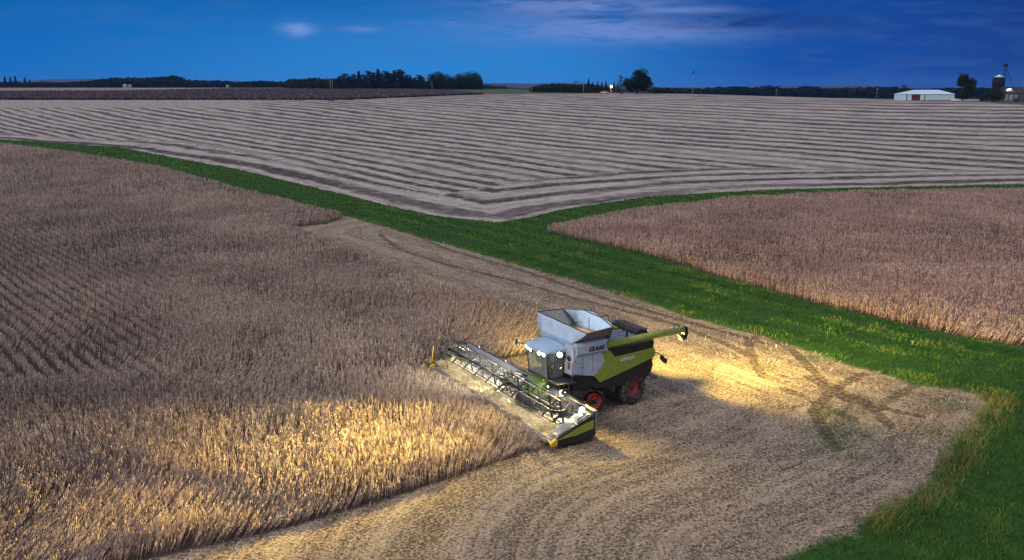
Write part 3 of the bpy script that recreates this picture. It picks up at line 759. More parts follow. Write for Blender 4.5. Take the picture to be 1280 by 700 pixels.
# cab
cabf = MB()
fz = 1.86; rz = 3.12
A_l = [(-1.75, 2.55), (-1.50, 2.55)]; 
posts = [((-1.72, .85, fz), (-1.56, .80, rz)), ((-1.72, 2.52, fz), (-1.56, 2.58, rz)), ((-2.50, .80, fz), (-2.50, .80, rz)), ((-2.50, 2.60, fz), (-2.50, 2.62, rz))]
for a, b in posts: cabf.tube([a, b], .045, 8)
cabf.box((-2.62, .78, fz - .12), (-1.66, 2.62, fz + .02))
cabf.box((-2.62, .8, fz), (-2.52, 2.6, rz))
cab = L(cabf, 'cab', M_dark)
L(MB().slab([(-1.70, .88, fz), (-1.70, 2.49, fz), (-1.54, 2.53, rz), (-1.54, .84, rz)], .02), 'windshield', M_glass, cab)
L(MB().slab([(-1.76, 2.56, fz), (-2.46, 2.60, fz), (-2.46, 2.62, rz), (-1.60, 2.60, rz)], .02), 'door', M_glass, cab, 0, 'glass cab door')
L(MB().slab([(-1.76, .82, fz), (-2.46, .80, fz), (-2.46, .80, rz), (-1.60, .80, rz)], .02), 'side_window', M_glass, cab)
seat = MB().box((-2.40, 1.45, 2.0), (-2.05, 1.95, 2.32)).box((-2.48, 1.45, 2.3), (-2.36, 1.95, 2.9))
L(seat, 'driver_seat', M_black, cab, 0.04)
L(MB().tube([(-1.86, 1.7, 1.9), (-1.95, 1.7, 2.35)], .03).tube([(-1.95 + .02 * math.cos(a), 1.7 + .17 * math.sin(a), 2.36 + .14 * math.cos(a)) for a in [k * 6.283 / 14 for k in range(15)]], .016, 6), 'steering_wheel', M_black, cab)
# domed roof sheet running back to the tank
rb = MB(); nx_, ny_ = 9, 11; G1 = []; G0 = []
for i in range(nx_):
    t = i / (nx_ - 1); x = -1.34 - 1.30 * t; r1 = []; r0 = []
    for j in range(ny_):
        q = j / (ny_ - 1) * 2 - 1
        w = 1.02 + 0.10 * min(1, t * 1.6)
        y = YC - 0.02 + q * w; xx = x + (0.22 * q * q * (1 - t))*-1
        z = 3.16 + 0.14 * (1 - abs(q) ** 3) * min(1, t * 3 + .25) + 0.10 * t
        r1.append(rb.bm.verts.new((xx, y, z))); r0.append(rb.bm.verts.new((xx, y, 3.10)))
    G1.append(r1); G0.append(r0)
for i in range(nx_ - 1):
    for j in range(ny_ - 1):
        rb.bm.faces.new([G1[i][j], G1[i + 1][j], G1[i + 1][j + 1], G1[i][j + 1]]).smooth = True
        rb.bm.faces.new([G0[i][j], G0[i][j + 1], G0[i + 1][j + 1], G0[i + 1][j]])
for i in range(nx_ - 1):
    rb.bm.faces.new([G1[i][0], G0[i][0], G0[i + 1][0], G1[i + 1][0]]); rb.bm.faces.new([G1[i][-1], G1[i + 1][-1], G0[i + 1][-1], G0[i][-1]])
for j in range(ny_ - 1):
    rb.bm.faces.new([G1[0][j], G1[0][j + 1], G0[0][j + 1], G0[0][j]]); rb.bm.faces.new([G1[-1][j], G0[-1][j], G0[-1][j + 1], G1[-1][j + 1]])
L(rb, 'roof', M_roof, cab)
# lit lamps
def aim(o, d): o.rotation_euler = Vector(d).to_track_quat('-Z', 'Y').to_euler()
def spot(loc, d, power, ang=60, blend=0.8, col=(1.0, 0.80, 0.45), r=0.06, parent=None):
    l = bpy.data.lights.new('lamp_beam', 'SPOT'); l.energy = power; l.spot_size = R(ang); l.spot_blend = blend; l.color = col; l.shadow_soft_size = r
    o = link(bpy.data.objects.new('lamp_beam', l), parent or cmb); o.location = loc; aim(o, d); return o
def lampbody(c, d, r=0.075, parent=None, name='work_light', m=None):
    d = Vector(d).normalized(); c = Vector(c)
    o = L(MB().tube([c - d * .07, c - d * .005], r * 1.15, 14), name, M_black, parent)
    L(MB().tube([c - d * .004, c + d * .012], r, 14), 'lens', m or M_lamp, o if (parent is cmb or parent is None) else parent)
    return o
KF = 1.0
for (y, z, x) in ((1.05, 3.06, -1.46), (1.42, 3.06, -1.40), (2.15, 3.06, -1.42), (2.42, 3.04, -1.50)):
    lampbody((x, y, z), (1, 0.1 * (y - YC), -.15), .11, cab)
lampbody((-2.15, 2.80, 3.02), (.75, .65, -.2), .13, cab)
WARM = (1.0, 0.70, 0.17)
spot((-1.25, 1.2, 3.02), (1, -.10, -.10), 26000 * KF, 50, 1.0, WARM)
spot((-1.25, 2.0, 3.04), (1, .28, -.085), 42000 * KF, 34, 1.0, WARM)
spot((-1.25, 1.4, 3.04), (1, .05, -.080), 34000 * KF, 34, 1.0, WARM)
spot((-1.25, 1.9, 3.02), (1, .50, -.12), 14000 * KF, 52, 1.0, WARM)
spot((-1.25, 2.2, 3.02), (1, .22, -.11), 26000 * KF, 50, 1.0, WARM)
spot((-1.25, 1.7, 3.02), (.8, .9, -1), 900 * KF, 110, .9, (1, .90, .66))
spot((-1.25, 1.0, 3.02), (.50, -1.4, -.80), 3000 * KF, 80, .9, (1, .88, .60))
spot((-1.25, 1.7, 3.02), (1, .15, -.30), 4500 * KF, 95, .9, WARM)
spot((-2.00, 2.95, 2.98), (.35, 1, -.34), 2600 * KF, 110, .9, WARM)
# mirrors, pillar, ladder, platform
pil = MB().prism([(2.66, 2.06), (3.36, 2.10), (3.36, 3.34), (3.28, 3.46), (2.66, 3.46)], -2.50, -2.60, 'x')
pil = L(pil, 'front_pillar', M_white, None, 0.02, 'white panel beside the cab door')
L(MB().lathe([(0.0, .0), (.13, .0), (.13, .03), (0.02, .03)], (0, 0, 0), 20, Matrix.Translation((-2.49, 3.06, 2.86)) @ Matrix.Rotation(R(-90), 4, 'Z')), 'vent', M_black, pil)
L(MB().box((-2.497, 2.95, 2.34), (-2.48, 3.14, 2.66)), 'warning_plate', simple('plate_red', (.20, .07, .06), .5), pil)
mr = MB().tube([(-1.6, 2.62, 2.95), (-1.5, 3.05, 2.85), (-1.5, 3.05, 2.6)], .018, 6).box((-1.53, 2.94, 2.25), (-1.47, 3.16, 2.62))
L(mr, 'mirror', M_black, cab)
mr = MB().tube([(-1.5, .78, 3.12), (-1.25, .42, 3.16)], .018, 6).box((-1.30, .33, 3.0), (-1.24, .45, 3.3))
L(mr, 'mirror', M_black, cab)
L(MB().box((-1.62, 2.66, 1.78), (-2.62, 3.5, 1.86)), 'platform', M_dark, bevel=.01)
ld = MB()
for x in (-1.75, -2.25): ld.tube([(x, 3.42, 1.8), (x + .1, 3.62, .55)], .03, 6)
for k in range(5): z = 1.6 - k * .25; ld.box((-2.22, 3.42 + .04 * k, z), (-1.70, 3.60 + .04 * k, z + .035))
ld.tube([(-1.72, 3.45, 1.85), (-1.70, 3.50, 2.6), (-1.85, 3.5, 2.7)], .02, 6).tube([(-2.40, 3.46, 1.85), (-2.40, 3.5, 2.75), (-2.60, 3.45, 2.85)], .02, 6)
L(ld, 'ladder', M_dark)
L(MB().prism([(-2.6, 1.78), (-2.6, 1.35), (-3.4, 1.2), (-3.8, 1.35), (-3.0, 1.78)], 2.5, 3.2), 'fender', M_black, None, .02)

# feeder house
fh = MB().prism([(-1.2, .95), (-1.2, .35), (-2.9, 1.0), (-2.9, 1.78), (-2.0, 1.80), (-1.55, 1.55)], 1.05, 2.35)
L(fh, 'feeder_house', M_green, None, 0.05)

# track units
def track(side):
    f = (lambda y: y) if side == 0 else mir
    y0, y1 = sorted((f(2.55), f(3.18)))
    circ = [(-3.92, .55, .54), (-3.25, .36, .35), (-2.75, .36, .35), (-2.15, .55, .54), (-2.95, 1.02, .42)]
    P = []
    for cx, cz, r in circ:
        for k in range(40): a = k * math.pi / 20; P.append((cx + r * math.cos(a), cz + r * math.sin(a)))
    P = sorted(P)
    def half(it):
        h = []
        for p in it:
            while len(h) > 1 and (h[-1][0] - h[-2][0]) * (p[1] - h[-2][1]) - (h[-1][1] - h[-2][1]) * (p[0] - h[-2][0]) <= 0: h.pop()
            h.append(p)
        return h
    lo_, hi_ = half(P), half(P[::-1]); hull = lo_[:-1] + hi_[:-1]
    mb = MB(); n = len(hull); cx = sum(p[0] for p in hull) / n; cz = sum(p[1] for p in hull) / n
    inn = [(cx + (p[0] - cx) * .93, cz + (p[1] - cz) * .90) for p in hull]
    O0 = [mb.bm.verts.new((p[0], y0, p[1])) for p in hull]; O1 = [mb.bm.verts.new((p[0], y1, p[1])) for p in hull]
    I0 = [mb.bm.verts.new((p[0], y0, p[1])) for p in inn]; I1 = [mb.bm.verts.new((p[0], y1, p[1])) for p in inn]
    for i in range(n):
        j = (i + 1) % n
        for q in ((O0[i], O0[j], O1[j], O1[i]), (I0[j], I0[i], I1[i], I1[j]), (O0[j], O0[i], I0[i], I0[j]), (O1[i], O1[j], I1[j], I1[i])): mb.bm.faces.new(q)
    # lugs
    acc = 0
    for i in range(n):
        a, b = Vector(hull[i]), Vector(hull[(i + 1) % n]); acc += (b - a).length
        m_ = max(1, int((b - a).length / .16)) if (b - a).length > .16 else (1 if acc > .16 else 0)
        for k in range(m_):
            p = a.lerp(b, (k + .5) / m_); d = (b - a).normalized(); nrm = Vector((d.y, -d.x)); acc = 0
            q = [p - d * .035, p + d * .035, p + d * .03 + nrm * .045, p - d * .03 + nrm * .045]
            mb.prism([(v.x, v.y) for v in q], y0 + .02, y1 - .02)
    t = L(mb, 'track_unit', M_rubber)
    for cx, cz, r in circ:
        if r < .5:
            L(MB().lathe([(0.001, .05), (r * .7, .05), (r * .85, 0), (r * .9, .0), (r * .9, -.3), (0.001, -.3)], (cx, 0, cz), 24,
              Matrix.Translation((0, f(3.12), 0)) @ Matrix.Scale(1 if side == 0 else -1, 4, (0, 1, 0))), 'roller', M_dark if r > .4 else M_red, t)
        else:
            L(MB().lathe([(0.001, -.02), (.08, -.02), (.13, -.10), (.30, -.05), (.36, .02), (.385, .05), (.385, -.35), (0.001, -.35)], (cx, 0, cz), 32,
              Matrix.Translation((0, f(3.14), 0)) @ Matrix.Scale(1 if side == 0 else -1, 4, (0, 1, 0))), 'rim', M_red, t)
            L(MB().lathe([(0.001, .06), (.07, .06), (.09, .0), (.10, -.1), (0.001, -.1)], (cx, 0, cz), 20,
              Matrix.Translation((0, f(3.14), 0)) @ Matrix.Scale(1 if side == 0 else -1, 4, (0, 1, 0))), 'hub', M_black, t)
    L(MB().box((-2.0, min(f(3.0), f(3.1)), .40), (-4.1, max(f(3.0), f(3.1)), .62)).prism([(-2.5, .6), (-3.4, .6), (-3.1, 1.1), (-2.8, 1.1)], *sorted((f(3.0), f(3.1)))), 'track_frame', M_dark, t)
    return t
track(0); track(1)
# steered rear wheels
def rear_wheel(side):
    s = 1 if side == 0 else -1; yc = 2.93 if side == 0 else mir(2.93)
    Mw = Matrix.Translation((-6.15, yc, .79)) @ Matrix.Rotation(R(10), 4, 'Z') @ Matrix.Scale(s, 4, (0, 1, 0))
    mb = MB().lathe([(.40, -.26), (.62, -.30), (.73, -.27), (.76, -.15), (.765, 0), (.76, .15), (.73, .27), (.62, .30), (.40, .26), (.38, 0), (.40, -.26)], (0, 0, 0), 48, Mw, False)
    for k in range(22):
        for h_ in (-1, 1):
            a = (k + (.5 if h_ > 0 else 0)) * 6.2832 / 22
            Mr = Mw @ Matrix.Rotation(-a, 4, 'Y') @ Matrix.Translation((.775, h_ * .145, 0)) @ Matrix.Rotation(h_ * R(38), 4, 'X')
            mb.box((-.03, -.17, -.028), (.03, .17, .028), Mr)
    w = L(mb, 'rear_wheel', M_rubber)
    L(MB().lathe([(0.001, .10), (.14, .10), (.17, .06), (.30, .08), (.38, .17), (.42, .25), (.42, -.2), (0.001, -.2)], (0, 0, 0), 36, Mw), 'rim', M_red, w)
    hb = MB().lathe([(0.001, .15), (.08, .15), (.10, .08), (0.001, .08)], (0, 0, 0), 20, Mw)
    for k in range(8):
        a = k * 6.2832 / 8; hb.lathe([(0.001, .12), (.016, .12), (.016, .05), (0.001, .05)], (.14 * math.cos(a), 0, .14 * math.sin(a)), 6, Mw)
    L(hb, 'hub', M_dark, w)
rear_wheel(0); rear_wheel(1)

# ---------------- header
Y0, Y1 = -6.15, 5.95
hd = MB().prism([(-1.86, 1.28), (-1.94, 1.22), (-2.0, .25), (-1.6, .12), (.10, .20), (.12, .27), (-1.5, .30), (-1.78, .42)], Y0 + .13, Y1 - .13)
for y in np.linspace(Y0 + .1, Y1 - .1, 17):
    if 1.0 < y < 2.4: continue
    hd.box((-2.04, y - .03, .25), (-1.98, y + .03, 1.25))
hd.box((-2.12, Y0 + .1, 1.16), (-1.9, Y1 - .1, 1.34))
hd = L(hd, 'header', M_steel, None, 0.0, 'wide cutting header with reel')
bedm = simple('draper_bed', (0.30, 0.28, 0.24), 0.6, 0.1, var=0.25, scale=4, dust=0.5)
bd_ = MB().box((-1.5, Y0 + .3, .305), (.06, .85, .325)).box((-1.5, 2.45, .305), (.06, Y1 - .5, .325))
L(bd_, 'draper_belt', bedm, hd)
cb = MB().box((.09, Y0 + .05, .23), (.17, Y1 - .3, .30))
y = Y0 + .1
while y < Y1 - .3:
    cb.prism([(y - .025, .17), (y + .025, .17), (y + .006, .30), (y - .006, .30)], .24, .275, 'z', Matrix(((0, 1, 0, 0), (1, 0, 0, 0), (0, 0, 1, 0), (0, 0, 0, 1)))); y += .152
L(cb, 'cutter_bar', M_steel, hd)
# yellow black lower lip and supports under the cutter bar
ul = MB().box((-.1, Y0, .12), (.02, Y1 - .3, .20))
L(ul, 'skid_rail', M_black, hd)
# near end shield: lime and black, with grey top sheet and its lamp
def divider(s, y_in, y_out):
    lo_, hi_ = sorted((y_in, y_out))
    d = MB().prism([(.30, .30), (.18, .16), (-1.2, .08), (-1.85, .15), (-1.90, .95), (-1.78, 1.22), (-1.15, .98), (.05, .50)], lo_, hi_)
    d = L(d, 'end_divider', M_black, hd, 0.03)
    yy0, yy1 = sorted((y_out, y_out + s * .02))
    L(MB().prism([(-.05, .44), (-1.30, .88), (-1.84, .98), (-1.84, .62), (-1.0, .48)], yy0, yy1), 'lime_stripe', M_lime, hd)
    L(MB().prism([(.34, .34), (.28, .20), (.02, .18), (.0, .46), (.10, .49)], lo_ - .03, hi_ + .03), 'divider_tip', M_yellow, hd, .02)
    return d
dn = divider(1, Y1 - .14, Y1)
df = divider(-1, Y0, Y0 + .14)
L(MB().slab([(-.10, Y1 - .14, .56), (-.10, Y1 - .70, .50), (-1.80, Y1 - .85, 1.20), (-1.80, Y1 - .14, 1.24)], .02), 'end_sheet', M_sheet, hd)
L(MB().tube([(.2, Y0 + .05, .35), (.12, Y0 + .02, .8), (.04, Y0, 1.45)], .022, 8), 'divider_rod', M_yellow, hd)
L(MB().tube([(-1.0, Y1 - .16, 1.0), (-1.6, Y1 - .18, 1.3), (-1.95, Y1 - .2, 1.30)], .025, 6).tube([(-1.95, Y1 - .1, 1.3), (-1.95, Y1 - .1, .2)], .04, 6), 'end_rail', M_black, hd)
# central feed drum
dr = MB().tube([(-1.15, 1.0, .62), (-1.15, 2.45, .62)], .26, 20)
for k in range(14):
    yk = 1.05 + k * .10
    dr.lathe([(.26, 0), (.34, .0), (.34, .03), (.26, .03)], (-1.15, yk, .62), 20)
L(dr, 'feed_drum', M_dark, hd)
# reel in two halves
RX, RZ, RR_ = -.82, 1.22, .56
def reel(ya, yb):
    m_ = MB().tube([(RX, ya, RZ), (RX, yb, RZ)], .075, 12)
    m_.tube([(RX, ya, RZ), (RX, ya + .05, RZ)], .18, 14); m_.tube([(RX, yb - .05, RZ), (RX, yb, RZ)], .18, 14)
    ns = 5
    for k in range(ns + 1):
        yk = ya + .03 + (yb - ya - .06) * k / ns
        for b in range(6):
            a = b * math.pi / 3 + .35; ca, sa = math.cos(a), math.sin(a)
            m_.box((0, -.02, -.035), (RR_, .02, .035), Matrix.Translation((RX, yk, RZ)) @ Matrix.Rotation(-a, 4, 'Y'))
        if k in (0, ns):
            m_.lathe([(RR_ - .02, -.015), (RR_ + .02, -.015), (RR_ + .02, .015), (RR_ - .02, .015), (RR_ - .02, -.015)], (RX, yk, RZ), 6, None, False)
    rl = L(m_, 'reel', M_black, hd)
    bt = MB()
    for b in range(6):
        a = b * math.pi / 3 + .35; x = RX + RR_ * math.cos(a); z = RZ + RR_ * math.sin(a)
        bt.tube([(x, ya, z), (x, yb, z)], .022, 6)
        y = ya + .06
        while y < yb:
            bt.tube([(x, y, z), (x - .03, y, z - .12), (x - .09, y, z - .26)], .0085, 4); y += .125
    L(bt, 'tine_bar', M_tine, hd)
reel(-5.95, .15); reel(.45, 5.05)
for y in (-6.02, .30, 5.14):
    ra = MB()
    ra.tube([(-1.95, y, 1.30), (-1.2, y, 1.62), (RX, y, RZ), (-.35, y, 1.02)], .055, 8)
    ra.tube([(-1.9, y, .95), (-1.1, y, 1.35)], .035, 8)
    ra.box((RX - .22, y - .07, RZ - .16), (RX + .22, y + .07, RZ + .16))
    ra.box((-1.55, y - .05, 1.30), (-1.30, y + .05, 1.56))
    L(ra, 'reel_arm', M_black, hd, 0.015)
L(MB().tube([(-1.95, -6.0, 1.42), (-1.95, .3, 1.45), (-1.95, 5.1, 1.42)], .03, 8), 'hydraulic_pipe', M_dark, hd)
lampbody((-1.55, Y1 - .45, 1.36), (.7, .6, .1), .12, hd, m=M_lamp)
lampbody((-1.75, 2.45, 1.45), (1, .3, -.1), .05, hd, m=M_lamp2)
spot((-1.45, Y1 - .38, 1.60), (.35, -.5, -.55), 40 * KF, 120, .9, (1, .95, .85))
spot((-1.30, Y1 + .02, 1.50), (.8, .75, -.35), 160 * KF, 120, .9, WARM)
spot((-1.75, 2.2, 1.62), (.25, -1, -.12), 160 * KF, 100, .9, (1, .90, .70))
spot((-1.75, 2.4, 1.62), (.25, 1, -.15), 90 * KF, 100, .9, (1, .92, .75))

for y in (-4.6, -1.8, .9, 3.6):  # added lamps along the header back, put in to brighten the bed and reel
    lampbody((-1.93, y, 1.50), (1, 0, -1), .028, hd, m=M_lamp2)
    spot((-1.80, y, 1.58), (1, -.15, -.62), 620 * KF, 135, .9, (1, .92, .70))
# rear lamps
for y in (.75, 1.7, 2.45):
    lampbody((-7.45, y, 3.36), (-1, 0, -.3), .07, hood, m=M_lamp2)
spot((-7.75, 1.2, 3.34), (-1, -.36, -.21), 17000 * KF, 92, 1.0, WARM, .3)
spot((-7.75, 2.2, 3.34), (-1, .06, -.15), 21000 * KF, 66, 1.0, WARM, .3)
spot((-4.6, -.2, 3.0), (-.8, -1, -.34), 7000 * KF, 100, .9, WARM)
spot((-7.75, 2.3, 2.9), (-1, .50, -.14), 17000 * KF, 84, 1.0, WARM, .3)
spot((-4.8, 1.7, 1.0), (-.3, .4, -1), 220 * KF, 140, .9, WARM)

# cut crop lying on the header: rests on it, so its own thing
def cut_crop():
    n = 9000; y = rng.uniform(Y0 + .35, Y1 - .55, n); x = np.clip(rng.normal(-.45, .38, n), -1.5, .08)
    k = rng.random(n) < .35 + .65 * vnoise(np.stack([x * 2, y], 1), .6, 61); x, y = x[k], y[k]; n = len(x)
    pile = .10 + .22 * vnoise(np.stack([x, y], 1), .8, 62) + .25 * np.exp(-((y + 5.0) / .9) ** 2)
    z = .33 + rng.random(n) * pile
    Pw = M0 + np.outer(x, FW) + np.outer(y, LW); B = np.concatenate([Pw, z[:, None]], 1)
    a = rng.uniform(0, 6.28, n); l_ = rng.uniform(.12, .34, n); top = B + np.stack([np.cos(a) * l_, np.sin(a) * l_, rng.uniform(-.02, .14, n)], 1)
    v, t = ribbons(B, top, rng.uniform(.015, .035, n), a + 1.57, rng.random(n))
    m = plant_mat('cut_crop_straw', [(0.26, 0.20, 0.12), (0.46, 0.38, 0.24), (0.60, 0.52, 0.35), (0.70, 0.62, 0.44)])
    tag(assemble('cut_crop', [v], [t], m), 'cut golden crop lying along the bed of the harvester header', 'straw', kind='stuff')
cut_crop()
# ------------------------------------------------------------------ far things
M_bark = simple('bark', (0.030, 0.024, 0.020), 0.9, var=0.3)
def leaf_mat(name, c, v=0.35):
    return plant_mat(name, [tuple(q * (1 - v) for q in c), c, tuple(q * (1 + v) for q in c)])
M_pine = leaf_mat('pine_needles', (0.012, 0.024, 0.018)); M_leaf = leaf_mat('dark_leaves', (0.016, 0.032, 0.016)); M_leaf2 = leaf_mat('olive_leaves', (0.030, 0.036, 0.012))
def leaves(C0, n, sx, sz, leaf, seed, shape='round'):
    r = np.random.default_rng(seed)
    if shape == 'round':
        k = 26; cc = r.normal(0, 1, (k, 3)); cc /= np.linalg.norm(cc, axis=1)[:, None]; cc *= (r.random(k) ** .4)[:, None] * .78; cr = r.uniform(.30, .50, k)
        i = r.integers(0, k, n); d = r.normal(0, 1, (n, 3)); d /= np.linalg.norm(d, axis=1)[:, None]
        p = cc[i] + d * (cr[i] * r.random(n) ** .33)[:, None]; p[:, 2] = np.maximum(p[:, 2], -.95)
        P = p * [sx, sx, sz] + C0; tn = np.clip(r.random(k)[i] * .7 + r.normal(.15, .15, n), 0, 1)
    else:
        t = r.random(n) ** .8; lay = np.floor(t * 11) / 11; f = (t - lay) * 11
        rad = (1 - t) * (0.55 + .45 * (1 - f)) * sx * r.uniform(.3, 1.1, n) + .02 * sx; a = r.uniform(0, 6.28, n)
        P = np.stack([np.cos(a) * rad, np.sin(a) * rad, (t * 2 - 1) * sz], 1) + C0; tn = np.clip(r.normal(.5, .25, n), 0, 1)
    a = r.uniform(0, 6.28, n); e = r.uniform(-1, 1, n); l_ = leaf * r.uniform(.5, 1.4, n)
    P1 = P + np.stack([np.cos(a) * l_ * .7, np.sin(a) * l_ * .7, e * l_ * .7], 1)
    v, t = ribbons(P, P1, leaf * r.uniform(.5, 1.1, n), r.uniform(0, 6.28, n), tn)
    return v, t
def tree_proto(name, kind, seed, m, n=1100):
    """unit height tree with trunk, limbs and crown"""
    root = empty(name, (0, 0, 0))
    r = random.Random(seed); mb = MB()
    if kind == 'pine': mb.tube([(0, 0, -.02), (.01, 0, .5), (0, .01, .97)], .022, 7, .004); v, t = leaves([0, 0, .53], n, .22, .48, .045, seed, 'cone')
    elif kind == 'ragged':
        mb.tube([(0, 0, -.02), (.01, 0, .5), (.02, .01, .92)], .022, 7, .006)
        vs, ts = [], []
        for k in range(22):
            a = r.uniform(0, 6.28); z = (k + r.random()) / 22 * .92 + .03; w = (.03 + .22 * (1 - z)) * r.uniform(.3, 1.3)
            c = (math.cos(a) * w, math.sin(a) * w, z); mb.tube([(0, 0, z - .10), c], .008, 5, .003)
            q, u = leaves(c, n // 22, .15 * r.uniform(.7, 1.2), .085 * r.uniform(.7, 1.3), .045, seed * 10 + k); vs.append(q); ts.append(u)
        v, t = np.concatenate(vs), np.concatenate(ts)
    elif kind == 'fan':
        mb.tube([(0, 0, -.02), (0, 0, .30), (.03, 0, .55)], .035, 8, .015)
        for k in range(7): a = r.uniform(0, 6.28); mb.tube([(0, 0, .25 + .04 * k), (math.cos(a) * .22, math.sin(a) * .12, .6 + .03 * k)], .014, 6, .004)
        v1, t1 = leaves([-.14, 0, .70], n, .24, .29, .045, seed); v2, t2 = leaves([.20, 0, .55], n * 2 // 3, .24, .25, .045, seed + 1); v3, t3 = leaves([-.03, 0, .22], n // 2, .22, .20, .045, seed + 2)
        v, t = np.concatenate([v1, v2, v3]), np.concatenate([t1, t2, t3])
    else:
        mb.tube([(0, 0, -.02), (.01, 0, .25), (0, .01, .6)], .035, 8, .012)
        for k in range(8): a = r.uniform(0, 6.28); mb.tube([(0, 0, .2 + .03 * k), (math.cos(a) * .26, math.sin(a) * .26, .5 + .04 * k)], .013, 6, .004)
        v, t = leaves([0, 0, .50], n, .60 if kind == 'wide' else .44, .52, .06, seed)
    mb.build('trunk', M_bark, root)
    np_mesh('crown', v, np.arange(len(v), dtype=np.int32).reshape(-1, 4), m, {'tint': t}, parent=root)
    return root
def copy_tree(o):
    c = o.copy(); C.objects.link(c)
    for ch in [q for q in o.children]:
        d = ch.copy(); C.objects.link(d); d.parent = c
    return c
PROTO = {}
def plant(name, kind, seed, m, px, base, top, dist, label, cat='tree', group=None, wide=1.0, n=1100):
    """tree standing at a distance, as tall and where the photo has it"""
    key = (name, kind, seed); n = int(n * 2.2)
    if key not in PROTO: PROTO[key] = tree_proto(name, kind, seed, m, n); o = PROTO[key]
    else: o = copy_tree(PROTO[key])
    x = (px - 640) / F * dist * 1.0; x = x * math.cos(PITCH)
    z = float(hgt(x, dist)); hz = (base - top) / F * dist * 1.02
    o.location = (x, dist, z - 0.2); o.scale = (hz * wide, hz * wide, hz); o.rotation_euler = (0, 0, (px * 1.7) % 6.28)
    for k in ('group',):
        if k in o: del o[k]
    tag(o, label, cat, group); return o
def xat(px, dist): return (px - 640) / F * dist * math.cos(PITCH)
def top_z(v, dist):   # world height seen at image row v at that distance
    b = (v - 350) / F; return H - dist * (math.sin(PITCH) + b * math.cos(PITCH)) / (math.cos(PITCH) - b * math.sin(PITCH))
def plant_to(name, kind, seed, m, px, v_top, dist, label, group=None, wide=1.0, n=1100, cat='tree'):
    x = xat(px, dist); z = float(hgt(x, dist)); hz = top_z(v_top, dist) - z
    o = plant(name, kind, seed, m, px, 0, -hz * F / dist / 1.02, dist, label, cat, group, wide, n); return o

GP = 'tall pines of the grove on the horizon left of centre'
pine_px = [(424, 95), (431, 91), (437, 95), (443, 92), (449, 89), (455, 92), (461, 88), (467, 90), (473, 86.5), (478, 90), (483, 88), (488, 91), (493, 88), (498, 85.5), (503, 89), (508, 93), (513, 94), (519, 96), (524, 93), (528, 95)]
for i, (px, vt) in enumerate(pine_px):
    plant_to('pine_tree', 'ragged' if i % 4 else 'pine', 3 + i % 4, M_pine, px, vt, 1000 + (i * 37) % 60, 'dark ragged pine in the grove on the horizon left of centre', GP, 1.6, 900)
GD = 'broad trees at the right end of the grove'
for i, (px, vt) in enumerate([(541, 90), (549, 88), (557, 92), (566, 93), (575, 91), (583, 90), (590, 87), (596, 93)]):
    plant_to('broadleaf_tree', 'round', 31 + i % 3, M_leaf, px, vt, 960 + (i * 23) % 50, 'dark rounded tree at the right end of the distant grove', GD, 1.0, 900)
GS = 'low trees left of the pine grove'
for i, (px, vt) in enumerate([(362, 103), (369, 101), (376, 100), (383, 101), (390, 100), (397, 99), (404, 98), (410, 95), (417, 97), (530, 99), (534, 98)]):
    plant_to('bushy_tree', 'wide', 41 + i % 2, M_leaf, px, vt, 985 + (i * 19) % 40, 'low dark bushy tree in the hedge running out of the pine grove', GS, 1.1, 500)
# far left pair
for i, (px, vt, lb) in enumerate([(7, 95.5, 'pointed dark conifer at the far left edge of the horizon'), (14, 96, 'second dark conifer from the far left edge of the horizon'), (20, 95, 'tallest dark conifer of the far left clump on the horizon'), (32, 96.5, 'lone pointed conifer right of the far left clump'), (38, 99, 'smallest conifer right of the far left clump')]):
    plant_to('conifer', 'pine', 3 + i % 2, M_pine, px, vt, 1290, lb, 'conifers at the far left of the horizon', 1.5, 500)
# slim conifers by the lamp
for i, (px, vt) in enumerate([(735.5, 98), (741, 102), (747, 101.5), (752.5, 102), (757.5, 101), (767.5, 102), (772, 103)]):
    plant_to('slim_conifer', 'pine', 7 + i % 2, M_pine, px, vt, 640 + (i * 13) % 20,
             'slim dark conifer in the row beside the orange yard light' if px < 760 else 'dark conifer between the orange yard light and the big round tree', 'slim conifers around the orange yard light', 1.0, 500)
# woodland left of it
for i, (px, vt) in enumerate([(668, 106), (675, 104), (682, 103), (689, 102), (697, 101.5), (705, 101), (713, 100.5), (721, 100.5), (729, 100.5)]):
    plant_to('woodland_tree', 'wide', 45 + i % 2, M_leaf, px, vt, 690 + (i * 17) % 40, 'low rounded dark tree of the small wood left of the orange yard light', 'trees of the small wood left of the yard light', 1.3, 600)
plant_to('maple_tree', 'wide', 51, M_leaf, 796.5, 85, 592, 'big round dark tree standing alone near the middle of the horizon', None, .98, 3600)
plant_to('sapling', 'ragged', 55, M_leaf, 776, 93, 600, 'thin sparse tree leaning against the left side of the big round tree', None, 1.0, 240)
for i, px in enumerate((818, 824, 831, 838)): plant_to('shrub', 'wide', 45 + i % 2, M_leaf, px, 108 + i * .6, 640, 'low shrub in the row right of the big round tree', 'shrubs right of the big round tree', 1.6, 500, 'shrub')
for i, px in enumerate((604, 610, 617, 624, 631)): plant_to('shrub', 'wide', 45 + i % 2, M_leaf, px, 103.5 + i * .5, 1010, 'low shrub on the horizon right of the distant grove', 'shrubs right of the distant grove', 1.4, 400, 'shrub')
